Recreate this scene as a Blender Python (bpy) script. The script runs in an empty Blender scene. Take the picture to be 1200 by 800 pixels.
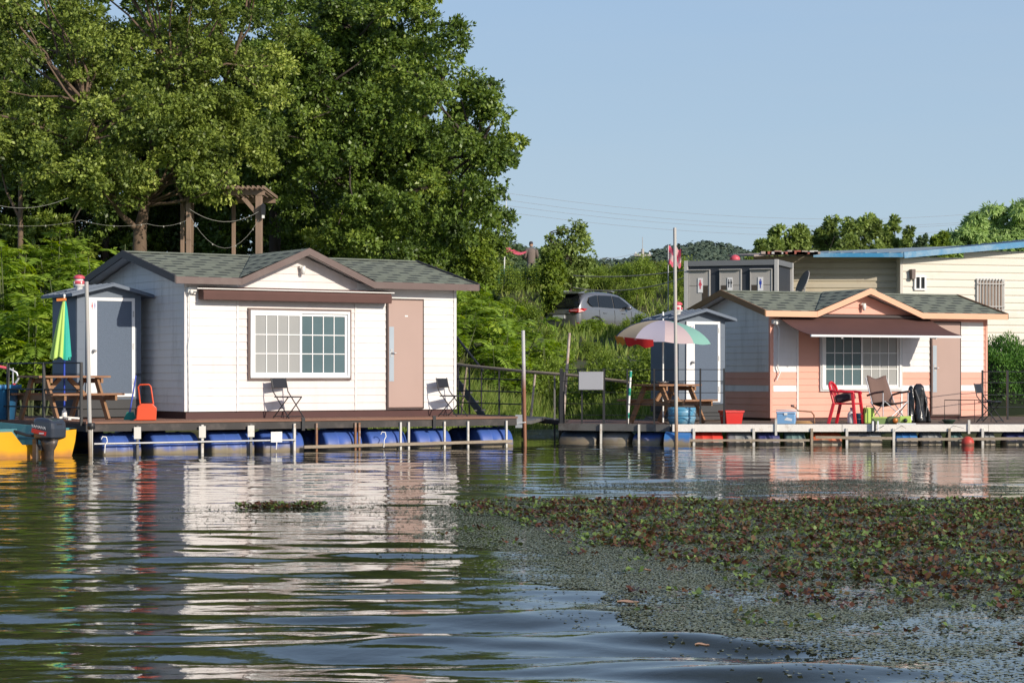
import bpy, math, random
import numpy as np
from mathutils import Vector, Matrix, Euler
random.seed(7); RNG = np.random.default_rng(7)
SC = bpy.context.scene; COL = SC.collection
R = math.radians
EYE = 1.25; FPX = 2500.0; HOR = 440.0

def at(px, D, z=0.0):
    """ground-plan position of something seen at column px and D metres away"""
    return ((px - 600.0) / FPX * D, D, z)
def zof(py, D):
    return EYE + (HOR - py) * D / FPX

# ------------------------------------------------------------- materials
MATS = {}
def mat(name, col, rough=0.6, metal=0.0, var=0.12, scale=3.0, bump=0.0, bscale=40.0, spec=0.5, coat=0.0, dirt=None, dirt_scale=1.2, stretch=None, dlo=0.5, dhi=0.75):
    if name in MATS: return MATS[name]
    m = bpy.data.materials.new(name); m.use_nodes = True
    nt = m.node_tree; N = nt.nodes; Lk = nt.links
    b = N['Principled BSDF']
    b.inputs['Roughness'].default_value = rough; b.inputs['Metallic'].default_value = metal
    b.inputs['Specular IOR Level'].default_value = spec
    b.inputs['Coat Weight'].default_value = coat
    tc = N.new('ShaderNodeTexCoord')
    mp = N.new('ShaderNodeMapping'); Lk.new(tc.outputs['Object'], mp.inputs[0])
    if stretch: mp.inputs['Scale'].default_value = stretch
    nz = N.new('ShaderNodeTexNoise'); nz.inputs['Scale'].default_value = scale; nz.inputs['Detail'].default_value = 6
    Lk.new(mp.outputs[0], nz.inputs['Vector'])
    mx = N.new('ShaderNodeMix'); mx.data_type = 'RGBA'
    c = Vector(col[:3])
    mx.inputs[6].default_value = (*(c * (1 - var)), 1); mx.inputs[7].default_value = (*[min(1, k * (1 + var)) for k in c], 1)
    Lk.new(nz.outputs['Fac'], mx.inputs[0])
    out = mx.outputs[2]
    if dirt:
        n2 = N.new('ShaderNodeTexNoise'); n2.inputs['Scale'].default_value = dirt_scale; n2.inputs['Detail'].default_value = 8; n2.inputs['Roughness'].default_value = 0.7
        Lk.new(mp.outputs[0], n2.inputs['Vector'])
        mr = N.new('ShaderNodeMapRange'); mr.inputs[1].default_value = dlo; mr.inputs[2].default_value = dhi
        Lk.new(n2.outputs['Fac'], mr.inputs[0])
        m2 = N.new('ShaderNodeMix'); m2.data_type = 'RGBA'; m2.inputs[7].default_value = (*dirt, 1)
        Lk.new(mr.outputs[0], m2.inputs[0]); Lk.new(out, m2.inputs[6]); out = m2.outputs[2]
    Lk.new(out, b.inputs['Base Color'])
    if bump:
        n3 = N.new('ShaderNodeTexNoise'); n3.inputs['Scale'].default_value = bscale; n3.inputs['Detail'].default_value = 4
        Lk.new(mp.outputs[0], n3.inputs['Vector'])
        bp = N.new('ShaderNodeBump'); bp.inputs['Strength'].default_value = bump; bp.inputs['Distance'].default_value = 0.02
        Lk.new(n3.outputs['Fac'], bp.inputs['Height']); Lk.new(bp.outputs[0], b.inputs['Normal'])
    MATS[name] = m
    return m

def zfade_mat(name, top, low, z0, z1, rough=0.5, nstr=0.25, metal=0.0, scale=6):
    """colour changes with height (object space) through a noisy edge: rust or silt near the water"""
    m = bpy.data.materials.new(name); m.use_nodes = True
    nt = m.node_tree; N = nt.nodes; Lk = nt.links; b = N['Principled BSDF']
    b.inputs['Roughness'].default_value = rough; b.inputs['Metallic'].default_value = metal
    g = N.new('ShaderNodeNewGeometry'); s = N.new('ShaderNodeSeparateXYZ'); Lk.new(g.outputs['Position'], s.inputs[0])
    nz = N.new('ShaderNodeTexNoise'); nz.inputs['Scale'].default_value = scale; nz.inputs['Detail'].default_value = 6
    Lk.new(g.outputs['Position'], nz.inputs['Vector'])
    a = N.new('ShaderNodeMath'); a.operation = 'MULTIPLY_ADD'; a.inputs[1].default_value = nstr; Lk.new(nz.outputs['Fac'], a.inputs[0]); Lk.new(s.outputs['Z'], a.inputs[2])
    mr = N.new('ShaderNodeMapRange'); mr.inputs[1].default_value = z0 + nstr * .5; mr.inputs[2].default_value = z1 + nstr * .5; Lk.new(a.outputs[0], mr.inputs[0])
    mx = N.new('ShaderNodeMix'); mx.data_type = 'RGBA'; mx.inputs[6].default_value = (*low, 1); mx.inputs[7].default_value = (*top, 1)
    Lk.new(mr.outputs[0], mx.inputs[0])
    m2 = N.new('ShaderNodeMix'); m2.data_type = 'RGBA'; m2.blend_type = 'MULTIPLY'; m2.inputs[0].default_value = .5
    Lk.new(mx.outputs[2], m2.inputs[6]); Lk.new(nz.outputs['Color'], m2.inputs[7])
    mm = N.new('ShaderNodeMix'); mm.data_type = 'RGBA'; mm.inputs[0].default_value = .35; Lk.new(mx.outputs[2], mm.inputs[6]); Lk.new(m2.outputs[2], mm.inputs[7])
    Lk.new(mm.outputs[2], b.inputs['Base Color'])
    return m

def leaf_mat(name, cols, trans=0.35, rough=0.55, spec=0.3):
    """leaf colour from the per-leaf 'tint' attribute"""
    m = bpy.data.materials.new(name); m.use_nodes = True
    nt = m.node_tree; N = nt.nodes; Lk = nt.links; b = N['Principled BSDF']; o = N['Material Output']
    at_ = N.new('ShaderNodeAttribute'); at_.attribute_name = 'tint'
    cr = N.new('ShaderNodeValToRGB')
    while len(cr.color_ramp.elements) < len(cols): cr.color_ramp.elements.new(0.5)
    for i, c in enumerate(cols):
        cr.color_ramp.elements[i].position = i / (len(cols) - 1); cr.color_ramp.elements[i].color = (*c, 1)
    Lk.new(at_.outputs['Fac'], cr.inputs[0])
    Lk.new(cr.outputs[0], b.inputs['Base Color']); b.inputs['Roughness'].default_value = rough; b.inputs['Specular IOR Level'].default_value = spec
    tr = N.new('ShaderNodeBsdfTranslucent')
    hs = N.new('ShaderNodeHueSaturation'); hs.inputs['Hue'].default_value = 0.485; hs.inputs['Saturation'].default_value = 1.15; hs.inputs['Value'].default_value = 1.3
    Lk.new(cr.outputs[0], hs.inputs['Color']); Lk.new(hs.outputs[0], tr.inputs['Color'])
    ms = N.new('ShaderNodeMixShader'); ms.inputs[0].default_value = trans
    Lk.new(b.outputs[0], ms.inputs[1]); Lk.new(tr.outputs[0], ms.inputs[2]); Lk.new(ms.outputs[0], o.inputs['Surface'])
    return m

# ------------------------------------------------------------- mesh builder
class MB:
    def __init__(s): s.v = []; s.f = []; s.m = []; s.sm = []; s.T = None
    def add(s, vs, fs, mat=0, smooth=False):
        n = len(s.v)
        for p in vs:
            p = Vector(p)
            if s.T is not None: p = s.T @ p
            s.v.append(tuple(p))
        for f in fs: s.f.append([n + i for i in f]); s.m.append(mat); s.sm.append(smooth)
        return s
    def box(s, x0, x1, y0, y1, z0, z1, mat=0):
        return s.add([(x0,y0,z0),(x1,y0,z0),(x1,y1,z0),(x0,y1,z0),(x0,y0,z1),(x1,y0,z1),(x1,y1,z1),(x0,y1,z1)],
              [(3,2,1,0),(4,5,6,7),(0,1,5,4),(1,2,6,5),(2,3,7,6),(3,0,4,7)], mat)
    def obox(s, c, size, rot=(0,0,0), mat=0):
        M = Matrix.Translation(c) @ Euler(rot).to_matrix().to_4x4()
        a, b, d = [k / 2 for k in size]
        vs = [M @ Vector(p) for p in [(-a,-b,-d),(a,-b,-d),(a,b,-d),(-a,b,-d),(-a,-b,d),(a,-b,d),(a,b,d),(-a,b,d)]]
        return s.add(vs, [(3,2,1,0),(4,5,6,7),(0,1,5,4),(1,2,6,5),(2,3,7,6),(3,0,4,7)], mat)
    def beam(s, p, q, w, h, mat=0, up=(0,0,1)):
        """rectangular bar from p to q, w across, h along up"""
        p = Vector(p); q = Vector(q); d = (q - p).normalized(); u = Vector(up)
        sd = d.cross(u)
        if sd.length < 1e-4: sd = d.cross(Vector((0,1,0)))
        sd.normalize(); u = sd.cross(d).normalized()
        vs = []
        for e in (p, q):
            for a, b in ((-1,-1),(1,-1),(1,1),(-1,1)): vs.append(e + sd * a * w / 2 + u * b * h / 2)
        return s.add(vs, [(0,1,2,3),(7,6,5,4),(1,0,4,5),(2,1,5,6),(3,2,6,7),(0,3,7,4)], mat)
    def path(s, pts, r, n=8, mat=0, caps=True, smooth=True):
        pts = [Vector(p) for p in pts]; k = len(pts)
        rr = r if isinstance(r, (list, tuple)) else [r] * k
        ref = None; vs = []; fs = []
        for i, p in enumerate(pts):
            d = (pts[min(i+1,k-1)] - pts[max(i-1,0)]).normalized()
            if ref is None:
                ref = d.orthogonal().normalized()
            else:
                ref = (ref - d * ref.dot(d)).normalized()
            b = d.cross(ref)
            for j in range(n):
                a = 2 * math.pi * j / n
                vs.append(p + (ref * math.cos(a) + b * math.sin(a)) * rr[i])
        for i in range(k - 1):
            for j in range(n):
                j2 = (j + 1) % n
                fs.append((i*n+j, i*n+j2, (i+1)*n+j2, (i+1)*n+j))
        s.add(vs, fs, mat, smooth)
        if caps:
            s.add([vs[j] for j in range(n)][::-1], [tuple(range(n))], mat)
            s.add([vs[(k-1)*n+j] for j in range(n)], [tuple(range(n))], mat)
        return s
    def prism(s, pts, axis, a0, a1, mat=0):
        """2-D outline extruded: axis 'y' -> pts are (x,z); 'x' -> (y,z); 'z' -> (x,y)"""
        def P(p, a): return {'y': (p[0], a, p[1]), 'x': (a, p[0], p[1]), 'z': (p[0], p[1], a)}[axis]
        n = len(pts)
        vs = [P(p, a0) for p in pts] + [P(p, a1) for p in pts]
        fs = [tuple(range(n))[::-1], tuple(range(n, 2*n))] + [(i, (i+1) % n, n + (i+1) % n, n + i) for i in range(n)]
        return s.add(vs, fs, mat)
    def lathe(s, prof, c=(0,0,0), n=20, mat=0, smooth=True, M=None):
        M = M or Matrix.Identity(4); vs = []; fs = []; c = Vector(c)
        for r, z in prof:
            for j in range(n):
                a = 2 * math.pi * j / n
                vs.append(c + (M @ Vector((r * math.cos(a), r * math.sin(a), z))))
        for i in range(len(prof) - 1):
            for j in range(n):
                j2 = (j+1) % n
                fs.append((i*n+j, i*n+j2, (i+1)*n+j2, (i+1)*n+j))
        s.add(vs, fs, mat, smooth)
        if prof[0][0] > 1e-4: s.add([vs[j] for j in range(n)][::-1], [tuple(range(n))], mat)
        if prof[-1][0] > 1e-4: s.add([vs[(len(prof)-1)*n+j] for j in range(n)], [tuple(range(n))], mat)
        return s
    def build(s, name, mats, parent=None, bevel=0, sub=0, loc=None, rotz=None, fix=True):
        me = bpy.data.meshes.new(name); me.from_pydata(s.v, [], s.f)
        if not isinstance(mats, (list, tuple)): mats = [mats]
        for m in mats: me.materials.append(m)
        me.polygons.foreach_set('material_index', s.m); me.polygons.foreach_set('use_smooth', s.sm)
        if fix:
            import bmesh
            bm = bmesh.new(); bm.from_mesh(me)
            if sub or bevel: bmesh.ops.remove_doubles(bm, verts=bm.verts, dist=1e-5)
            bmesh.ops.recalc_face_normals(bm, faces=bm.faces); bm.to_mesh(me); bm.free()
        me.update()
        o = bpy.data.objects.new(name, me); COL.objects.link(o)
        if parent: o.parent = parent
        if loc: o.location = loc
        if rotz is not None: o.rotation_euler = (0,0,rotz)
        if bevel:
            b = o.modifiers.new('bevel', 'BEVEL'); b.width = bevel; b.segments = 2; b.limit_method = 'ANGLE'; b.angle_limit = R(40)
        if sub:
            b = o.modifiers.new('sub', 'SUBSURF'); b.levels = sub; b.render_levels = sub
        return o

def tag(o, label=None, cat=None, group=None, kind=None):
    if label: o['label'] = label
    if cat: o['category'] = cat
    if group: o['group'] = group
    if kind: o['kind'] = kind
    return o
def thing(name, label, cat, loc=(0,0,0), rotz=0, group=None):
    o = bpy.data.objects.new(name, None); COL.objects.link(o)
    o.location = loc; o.rotation_euler = (0, 0, rotz); o.empty_display_size = .2
    return tag(o, label, cat, group)
def copy_tree(o, parent=None, loc=None, rotz=None, label=None):
    c = o.copy(); COL.objects.link(c); c.parent = parent
    if loc is not None: c.location = loc
    if rotz is not None: c.rotation_euler = (0, 0, rotz)
    if label: c['label'] = label
    for ch in [x for x in o.children]: copy_tree(ch, c)
    return c
def text_part(txt, size, m, parent, M, name='lettering', bold=False, squash=1.0):
    cu = bpy.data.curves.new('t', 'FONT'); cu.body = txt; cu.size = size; cu.extrude = 0.001; cu.align_x = 'CENTER'; cu.align_y = 'CENTER'
    if bold: cu.offset = size * 0.02
    o = bpy.data.objects.new('t', cu); COL.objects.link(o)
    dg = bpy.context.evaluated_depsgraph_get()
    me = bpy.data.meshes.new_from_object(o.evaluated_get(dg)); bpy.data.objects.remove(o)
    me.transform(M @ Matrix.Diagonal((squash, 1, 1, 1))); me.materials.clear(); me.materials.append(m)
    p = bpy.data.objects.new(name, me); COL.objects.link(p); p.parent = parent
    return p

# numpy leaves ---------------------------------------------------------
def norm(a): return a / np.maximum(np.linalg.norm(a, axis=-1, keepdims=True), 1e-9)
class Leaves:
    def __init__(s): s.V = []; s.t = []
    def add(s, B, d, w, ln, wd, tint, fold=0.12):
        """diamond leaves: base B, direction d, width direction w"""
        n = norm(np.cross(d, w)); ln = np.asarray(ln).reshape(-1,1); wd = np.asarray(wd).reshape(-1,1)
        m = B + d * ln * .45 + n * ln * fold
        q = np.stack([B, m + w * wd / 2, B + d * ln, m - w * wd / 2], 1)
        s.V.append(q.reshape(-1, 3)); s.t.append(np.broadcast_to(np.asarray(tint, dtype=np.float32), (len(B),)))
    def build(s, name, m, parent=None):
        V = np.concatenate(s.V); t = np.clip(np.concatenate(s.t), 0, 1).astype(np.float32); n = len(V) // 4
        me = bpy.data.meshes.new(name)
        me.vertices.add(n * 4); me.vertices.foreach_set('co', V.astype(np.float32).ravel())
        me.loops.add(n * 4); me.loops.foreach_set('vertex_index', np.arange(n * 4, dtype=np.int32))
        me.polygons.add(n); me.polygons.foreach_set('loop_start', np.arange(0, n * 4, 4, dtype=np.int32))
        try: me.polygons.foreach_set('loop_total', np.full(n, 4, dtype=np.int32))
        except Exception: pass
        me.materials.append(m)
        a = me.attributes.new('tint', 'FLOAT', 'FACE'); a.data.foreach_set('value', t)
        me.update(calc_edges=True)
        o = bpy.data.objects.new(name, me); COL.objects.link(o)
        if parent: o.parent = parent
        return o
def rdir(n, up=0.0):
    a = RNG.normal(size=(n, 3)); a[:, 2] += up; return norm(a)
# ------------------------------------------------------------- palette
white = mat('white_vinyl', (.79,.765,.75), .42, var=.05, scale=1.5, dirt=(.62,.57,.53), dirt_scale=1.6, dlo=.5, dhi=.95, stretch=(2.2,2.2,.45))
white_side_shaded = mat('white_vinyl_shaded', (.80,.765,.72), .5, var=.06, scale=1.5, dirt=(.46,.43,.38), dirt_scale=1.6, dlo=.5, dhi=.95, stretch=(2.2,2.2,.45))  # side-wall white vinyl: dirt streaks deepened to paint in the wall's shade
cream = mat('cream_vinyl', (.74,.67,.645), .42, var=.04, scale=1.5, dirt=(.60,.53,.49), dirt_scale=1.6, dlo=.5, dhi=.95, stretch=(2.2,2.2,.45))
coral = mat('coral_vinyl', (.76,.37,.275), .45, var=.06, scale=1.5, dirt=(.6,.28,.21), dirt_scale=1.1, dlo=.55, dhi=.95)
pale_grey = mat('pale_trim', (.62,.62,.62), .5, var=.06)
pure_white = mat('white_frame', (.84,.84,.83), .35, var=.03)
brown_trim = mat('brown_trim', (.135,.09,.08), .5, var=.12, dirt=(.2,.16,.14))
dark_trim = mat('dark_trim', (.045,.033,.033), .5, var=.12)
peach_trim = mat('peach_trim', (.78,.42,.26), .5, var=.08)
tan_trim = mat('tan_trim', (.25,.13,.055), .55, var=.12)
skirt_red = mat('skirt_red', (.07,.022,.02), .6, var=.2)
awn = mat('awning_brown', (.11,.052,.043), .75, var=.12, scale=5)
door_m = mat('door_taupe', (.43,.30,.255), .45, var=.06, scale=2)
door_edge = mat('door_edge', (.05,.025,.02), .5)
steel = mat('galvanised', (.5,.5,.5), .4, metal=.6, var=.2, scale=8)
black_metal = mat('black_metal', (.022,.022,.024), .45, var=.3, dirt=(.09,.05,.03), dirt_scale=3, dlo=.6, dhi=.8)
grey_plate = mat('door_plate', (.42,.48,.53), .3, metal=.2, var=.08)
sh_lt = mat('shingle_green', (.24,.26,.19), .9, var=.28, scale=6, bump=.5, bscale=120, dirt=(.13,.14,.115), dirt_scale=2.2)
sh_dk = mat('shingle_dark', (.045,.052,.045), .95, var=.3, scale=9)  # dark colour of the tab gaps and the base layer
lamp_white = mat('lamp_white', (.85,.84,.8), .3)

def glass_mat(name, col, rough=.06, streak=.25, spec=.5):
    m = mat(name, col, rough, var=streak, scale=1.2, spec=spec)
    return m
glass_teal = glass_mat('glass_teal', (.10,.155,.17), .1, .2, .28)
glass_grey = glass_mat('glass_curtain', (.36,.365,.355), .25, .12, .3)

# ------------------------------------------------------------- siding / shingles
def siding(mb, O, u, n, z0, z1, ext, matf, course=.13):
    """lapped boards: O origin, u along, n outward; ext(z)->(s0,s1); matf(zmid, s)->(list of (s0,s1,mat))"""
    O = Vector(O); u = Vector(u); n = Vector(n); Z = Vector((0,0,1))
    k = 0; z = z0
    while z < z1 - 1e-3:
        zt = min(z + course, z1)
        a0, a1 = ext(z); b0, b1 = ext(zt)
        if a1 - a0 < .02: break
        if b1 - b0 < 0: b0 = b1 = (b0 + b1) / 2
        segs = matf((z + zt) / 2)
        for (s0, s1, mi) in segs:
            A0 = max(s0, a0); A1 = min(s1, a1); B0 = max(s0, b0); B1 = min(s1, b1)
            if A1 <= A0: continue
            if B1 < B0: B0 = B1 = min(max((B0 + B1) / 2, b0), b1)
            lo = n * .015; hi = n * .005
            p = [O + u*A0 + Z*z + lo, O + u*A1 + Z*z + lo, O + u*B1 + Z*zt + hi, O + u*B0 + Z*zt + hi, O + u*A0 + Z*z + n*.003, O + u*A1 + Z*z + n*.003,
                 O + u*A0 + Z*(z+.009) + n*.0155, O + u*A1 + Z*(z+.009) + n*.0155]
            mb.add([p[0], p[1], p[7], p[6], p[2], p[3], p[4], p[5]], [(0,1,2,3), (3,2,4,5), (6,7,1,0)], mi)
        z = zt

def clip(poly, tri):
    """clip 2-D polygon by a convex counter-clockwise polygon"""
    out = poly
    for i in range(len(tri)):
        a = tri[i]; b = tri[(i+1) % len(tri)]
        res = []
        def ins(p): return (b[0]-a[0])*(p[1]-a[1]) - (b[1]-a[1])*(p[0]-a[0]) >= -1e-9
        for j in range(len(out)):
            p = out[j]; q = out[(j+1) % len(out)]
            ip, iq = ins(p), ins(q)
            if ip != iq:
                d1 = (b[0]-a[0])*(p[1]-a[1]) - (b[1]-a[1])*(p[0]-a[0]); d2 = (b[0]-a[0])*(q[1]-a[1]) - (b[1]-a[1])*(q[0]-a[0])
                t = d1 / (d1 - d2); x = (p[0] + (q[0]-p[0])*t, p[1] + (q[1]-p[1])*t)
            if ip: res.append(p)
            if ip != iq: res.append(x)
        out = res
        if len(out) < 3: return []
    return out
def shingles(mb, O, u, v, poly, rnd, course=.235, tab=.42):
    """O origin, u along the eave, v up the slope, poly = outline in (u,v)"""
    O = Vector(O); u = Vector(u).normalized(); v = Vector(v).normalized(); n = u.cross(v).normalized()
    if n.z < 0: n = -n
    area = sum(poly[i][0]*poly[(i+1)%len(poly)][1] - poly[(i+1)%len(poly)][0]*poly[i][1] for i in range(len(poly)))
    if area < 0: poly = poly[::-1]
    us = [p[0] for p in poly]; vs = [p[1] for p in poly]
    mb.add([O + u*a + v*b + n*.002 for a, b in poly], [tuple(range(len(poly)))], 1)
    r = 0; vv = min(vs); o2 = 0.0
    while vv < max(vs):
        x = min(us) - tab - (r % 2) * tab / 2 - (r % 4 // 2) * .07
        while x < max(us):
            w = tab * rnd.uniform(.40, .56); o = o2; o2 = rnd.uniform(0, .03)
            for (x0, x1, y0, y1, h0, h1, mi) in ((x, x+tab, vv+.10, vv+course+.004, .0100, .0085, 0), (x+o, x+o+w, vv-.003, vv+.10, .0125, .0105, 0), (x+o+w, x+o2+tab, vv+.0, vv+.10, .009, .0085, 1)):
                q = clip([(x0,y0),(x1,y0),(x1,y1),(x0,y1)], poly)
                if q:
                    P = [O + u*a + v*b + n*(h0 + (h1-h0)*(b-y0)/(y1-y0)) for a, b in q]
                    mb.add(P, [tuple(range(len(q)))], mi)
                    if False:   # lower edge thickness
                        mb.add([O + u*x0 + v*y0 + n*.0, O + u*x1 + v*y0 + n*.0, O + u*x1 + v*y0 + n*h0, O + u*x0 + v*y0 + n*h0], [(0,1,2,3)], 1) if (min(us) < x0 and x1 < max(us)) else None
            x += tab
        vv += course; r += 1

def window_part(root, x0, x1, z0, z1, frame_m, left_m, right_m, outer_m, name='window'):
    """two sliding sashes with bars, on the wall plane y=0 facing -y"""
    f = MB(); t = .045; y0 = -.075
    f.box(x0, x1, y0, -.0, z1-t, z1); f.box(x0, x1, y0, -.0, z0, z0+t); f.box(x0, x0+t, y0, -.0, z0+t, z1-t); f.box(x1-t, x1, y0, -.0, z0+t, z1-t)
    w = f.build(name, frame_m, root, bevel=.004)
    o = MB(); e = .035
    o.box(x0-e, x1+e, y0+.02, -.001, z1+.001, z1+e); o.box(x0-e, x1+e, y0+.02, -.001, z0-e, z0-.001); o.box(x0-e, x0-.001, y0+.02, -.001, z0, z1); o.box(x1+.001, x1+e, y0+.02, -.001, z0, z1)
    o.build('trim', outer_m, w)
    xm = (x0 + x1) / 2
    for (a, b, yy, gm) in ((x0+t, xm+.02, -.055, left_m), (xm-.02, x1-t, -.035, right_m)):
        s = MB(); k = .045
        s.box(a, b, yy-.012, yy+.012, z1-t-k, z1-t-.001); s.box(a, b, yy-.012, yy+.012, z0+t+.001, z0+t+k)
        s.box(a, a+k, yy-.012, yy+.012, z0+t+k, z1-t-k); s.box(b-k, b, yy-.012, yy+.012, z0+t+k, z1-t-k)
        for i in range(1, 4):
            xx = a + k + (b-a-2*k) * i / 4; s.box(xx-.008, xx+.008, yy-.009, yy+.003, z0+t+k, z1-t-k)
        for i in range(1, 3):
            zz = z0+t+k + (z1-z0-2*t-2*k) * i / 3; s.box(a+k, b-k, yy-.0085, yy+.0025, zz-.008, zz+.008)
        s.build('sash', pure_white, w)
        g = MB(); g.box(a+k, b-k, yy+.004, yy+.008, z0+t+k, z1-t-k); g.build('pane', gm, w)
    return w

def cabin(px, D, theta, zb, W, eave, ridge, pal, label, awning_out):
    L = 5.25; wall_m, alt_m, roof_trim, rake_m, corner_m, win_outer = pal
    root = thing('cabin', label, 'cabin', at(px, D, zb), R(theta))
    rnd = random.Random(int(px))
    er = ridge; ee = eave; yo = -.3; ym = W / 2; oh = .3
    sl = (er - ee) / (ym + oh)                     # main roof slope
    hw = 1.27; gx = 2.15                            # cross gable half-width and centre
    gs = (er - ee) / hw
    # core + walls
    core = MB(); core.prism([(0.0,.0),(W,.0),(W,ee-.0),(ym,er-.09),(0,ee-.0)], 'x', .004, L-.004)
    core.build('wall_core', wall_m, root)
    wl = MB()
    def ext_front(z):
        if z < ee - .02: return (0, L)
        d = (er - .06 - z) / gs; return (gx - d, gx + d)
    def stripes(z):
        if alt_m is None:
            band = .62 < z < .95
            return [(0, .12, 0), (.12, .95, 0 if not band else 1), (.95, 3.25, 1), (3.25, 3.82, 1 if z < .62 else 0), (3.82, L, 1 if band else 0)]
        c = 1 if (z < .47 or .69 < z < .92) else 0
        if z > ee - .1: return [(0, L, 1)]
        return [(0, .06, 1), (.06, .62, c), (.62, 3.12, 1), (3.12, 3.82, c), (3.82, L-.07, c), (L-.07, L, 1)]
    siding(wl, (0,-.002,0), (1,0,0), (0,-1,0), .0, er - .1, ext_front, stripes)
    wl.build('front_wall', [wall_m, cream if alt_m is None else alt_m], root)
    ws = MB()
    def ext_side(z):
        if z < ee: return (0, W)
        d = (er - .06 - z) / sl; return (ym - d, ym + d)
    def side_m(z):
        c = 0 if alt_m is None else (1 if (z < .47 or .69 < z < .92) else 0)
        return [(-1, W+1, c)]
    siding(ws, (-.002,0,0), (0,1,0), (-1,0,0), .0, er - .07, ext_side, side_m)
    ws.build('side_wall', [white_side_shaded, alt_m or white_side_shaded], root)
    wr = MB(); siding(wr, (L+.002,0,0), (0,1,0), (1,0,0), .0, er - .07, ext_side, side_m); wr.build('side_wall', [wall_m, alt_m or wall_m], root)
    # corner posts
    for cx in (0, L):
        c = MB(); c.box(cx-.028, cx+.028, -.03, .03, 0.0, ee-.02); c.build('corner_trim', corner_m, root, bevel=.004)
    for cx in (.95, 3.22) if alt_m is None else (.62, 3.12):
        c = MB(); c.box(cx-.018, cx+.018, -.027, -.001, 0.0, ee-.1); c.build('joint_strip', wall_m, root)
    sk = MB(); sk.box(.02, L-.02, .02, W-.02, -.12, -.001); sk.build('skirting', skirt_red, root)
    # roof slopes
    V = Vector((0, ym - yo, er - ee)); Ln = V.length; Vd = V.normalized()
    rf = MB()
    shingles(rf, (-.3, yo, ee), (1,0,0), Vd, [(0,0),(gx-hw+.33,0),(gx+.30,Ln),(0,Ln)], rnd)
    shingles(rf, (-.3, yo, ee), (1,0,0), Vd, [(gx+hw+.27,0),(L+.6,0),(L+.6,Ln),(gx+.30,Ln)], rnd)
    yb = W + .3; Vb = Vector((0, ym - yb, er - ee))
    shingles(rf, (-.3, yb, ee), (1,0,0), Vb, [(0,0),(L+.6,0),(L+.6,Ln),(0,Ln)], rnd)
    # under-side boards
    rf.add([(-.3,yo,ee-.03),(gx-hw,yo,ee-.03),(gx,ym,er-.03),(-.3,ym,er-.03)], [(0,1,2,3)], 2)
    rf.add([(gx+hw,yo,ee-.03),(L+.3,yo,ee-.03),(L+.3,ym,er-.03),(gx,ym,er-.03)], [(0,1,2,3)], 2)
    rf.add([(-.3,yb,ee-.03),(L+.3,yb,ee-.03),(L+.3,ym,er-.03),(-.3,ym,er-.03)], [(0,1,2,3)], 2)
    rf.add([(-.32,ym-.1,er+.005-.1*sl+.018),(L+.32,ym-.1,er+.005-.1*sl+.018),(L+.32,ym,er+.032),(-.32,ym,er+.032),(-.32,ym+.1,er-.1*sl+.023),(L+.32,ym+.1,er-.1*sl+.023)], [(0,1,2,3),(3,2,5,4)], 0)
    roof = rf.build('roof', [sh_lt, sh_dk, white], root, fix=False)
    # cross gable roof: two triangles meeting the main ridge
    cg = MB(); A = Vector((gx, yo-.03, er+.02)); B = Vector((gx, ym, er+.02))
    for sgn in (-1, 1):
        Fp = Vector((gx + sgn*(hw+.04), yo-.03, ee - .0)); u = (B - A).normalized(); vdir = (A - Fp)
        vdir = (vdir - u * vdir.dot(u)); vl = vdir.length; vd = vdir.normalized()
        O = Fp; tri = []
        for P in (Fp, A, B):
            d = P - O; tri.append((d.dot(u), d.dot(vd)))
        shingles(cg, O + Vector((0,0,.012)), u, vd, tri, rnd)
        cg.add([Fp - Vector((0,0,.05)), A - Vector((0,0,.05)), B - Vector((0,0,.05))], [(0,1,2)], 2)
    cg.build('gable_roof', [sh_lt, sh_dk, white], roof, fix=False)
    # fascia and rakes
    h = .10; fa = MB(); fy0, fy1 = yo-.035, yo-.004
    path2 = [(-.31, ee), (gx-hw, ee), (gx, er+.03), (gx+hw, ee), (L+.31, ee)]
    for i in range(4):
        (xa, za), (xb, zb_) = path2[i], path2[i+1]
        fa.prism([(xa, za-h),(xb, zb_-h),(xb, zb_+.015),(xa, za+.015)], 'y', fy0 - (.004 if i in (1,2) else 0), fy1)
    fa.build('fascia', roof_trim, roof)
    for (xx0, xx1) in ((-.335, -.302), (L+.302, L+.335)):
        rk = MB()
        for (ya, za, yb2, zb2) in ((yo-.03, ee, ym, er), (ym, er, yb+.03, ee)):
            rk.prism([(ya, za-.09),(yb2, zb2-.09),(yb2, zb2+.04),(ya, za+.03)], 'x', xx0, xx1)
        rk.build('bargeboard', rake_m, roof)
    # window, door
    window_part(root, 1.17, 3.08, .56, 1.71, pure_white, glass_grey if alt_m is None else glass_teal, glass_teal if alt_m is None else glass_grey, win_outer)
    dr = MB(); dr.box(3.86, 4.56, -.055, -.02, .04, 1.93); d = dr.build('door', door_m, root, bevel=.005)
    e = MB(); e.box(3.83, 4.585, -.05, -.001, 1.931, 1.96); e.box(4.561, 4.585, -.05, -.001, .03, 1.93); e.box(3.83, 3.859, -.05, -.001, .03, 1.93); e.box(3.83, 4.585, -.05, -.001, .01, .039)
    e.build('frame', door_edge, d)
    pl = MB(); pl.box(3.87, 3.965, -.06, -.0555, .5, 1.46); pl.build('kick_plate', grey_plate, d)
    hd = MB(); hd.path([(3.915,-.06,1.0),(3.915,-.10,1.0),(3.99,-.10,1.0)], .011, 8); hd.box(3.895,3.935,-.066,-.0605,.93,1.07); hd.build('handle', steel, d)
    nb = MB(); nb.box(4.19,4.25,-.0585,-.0555,1.64,1.665); nb.build('number_plate', lamp_white, d)
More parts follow.
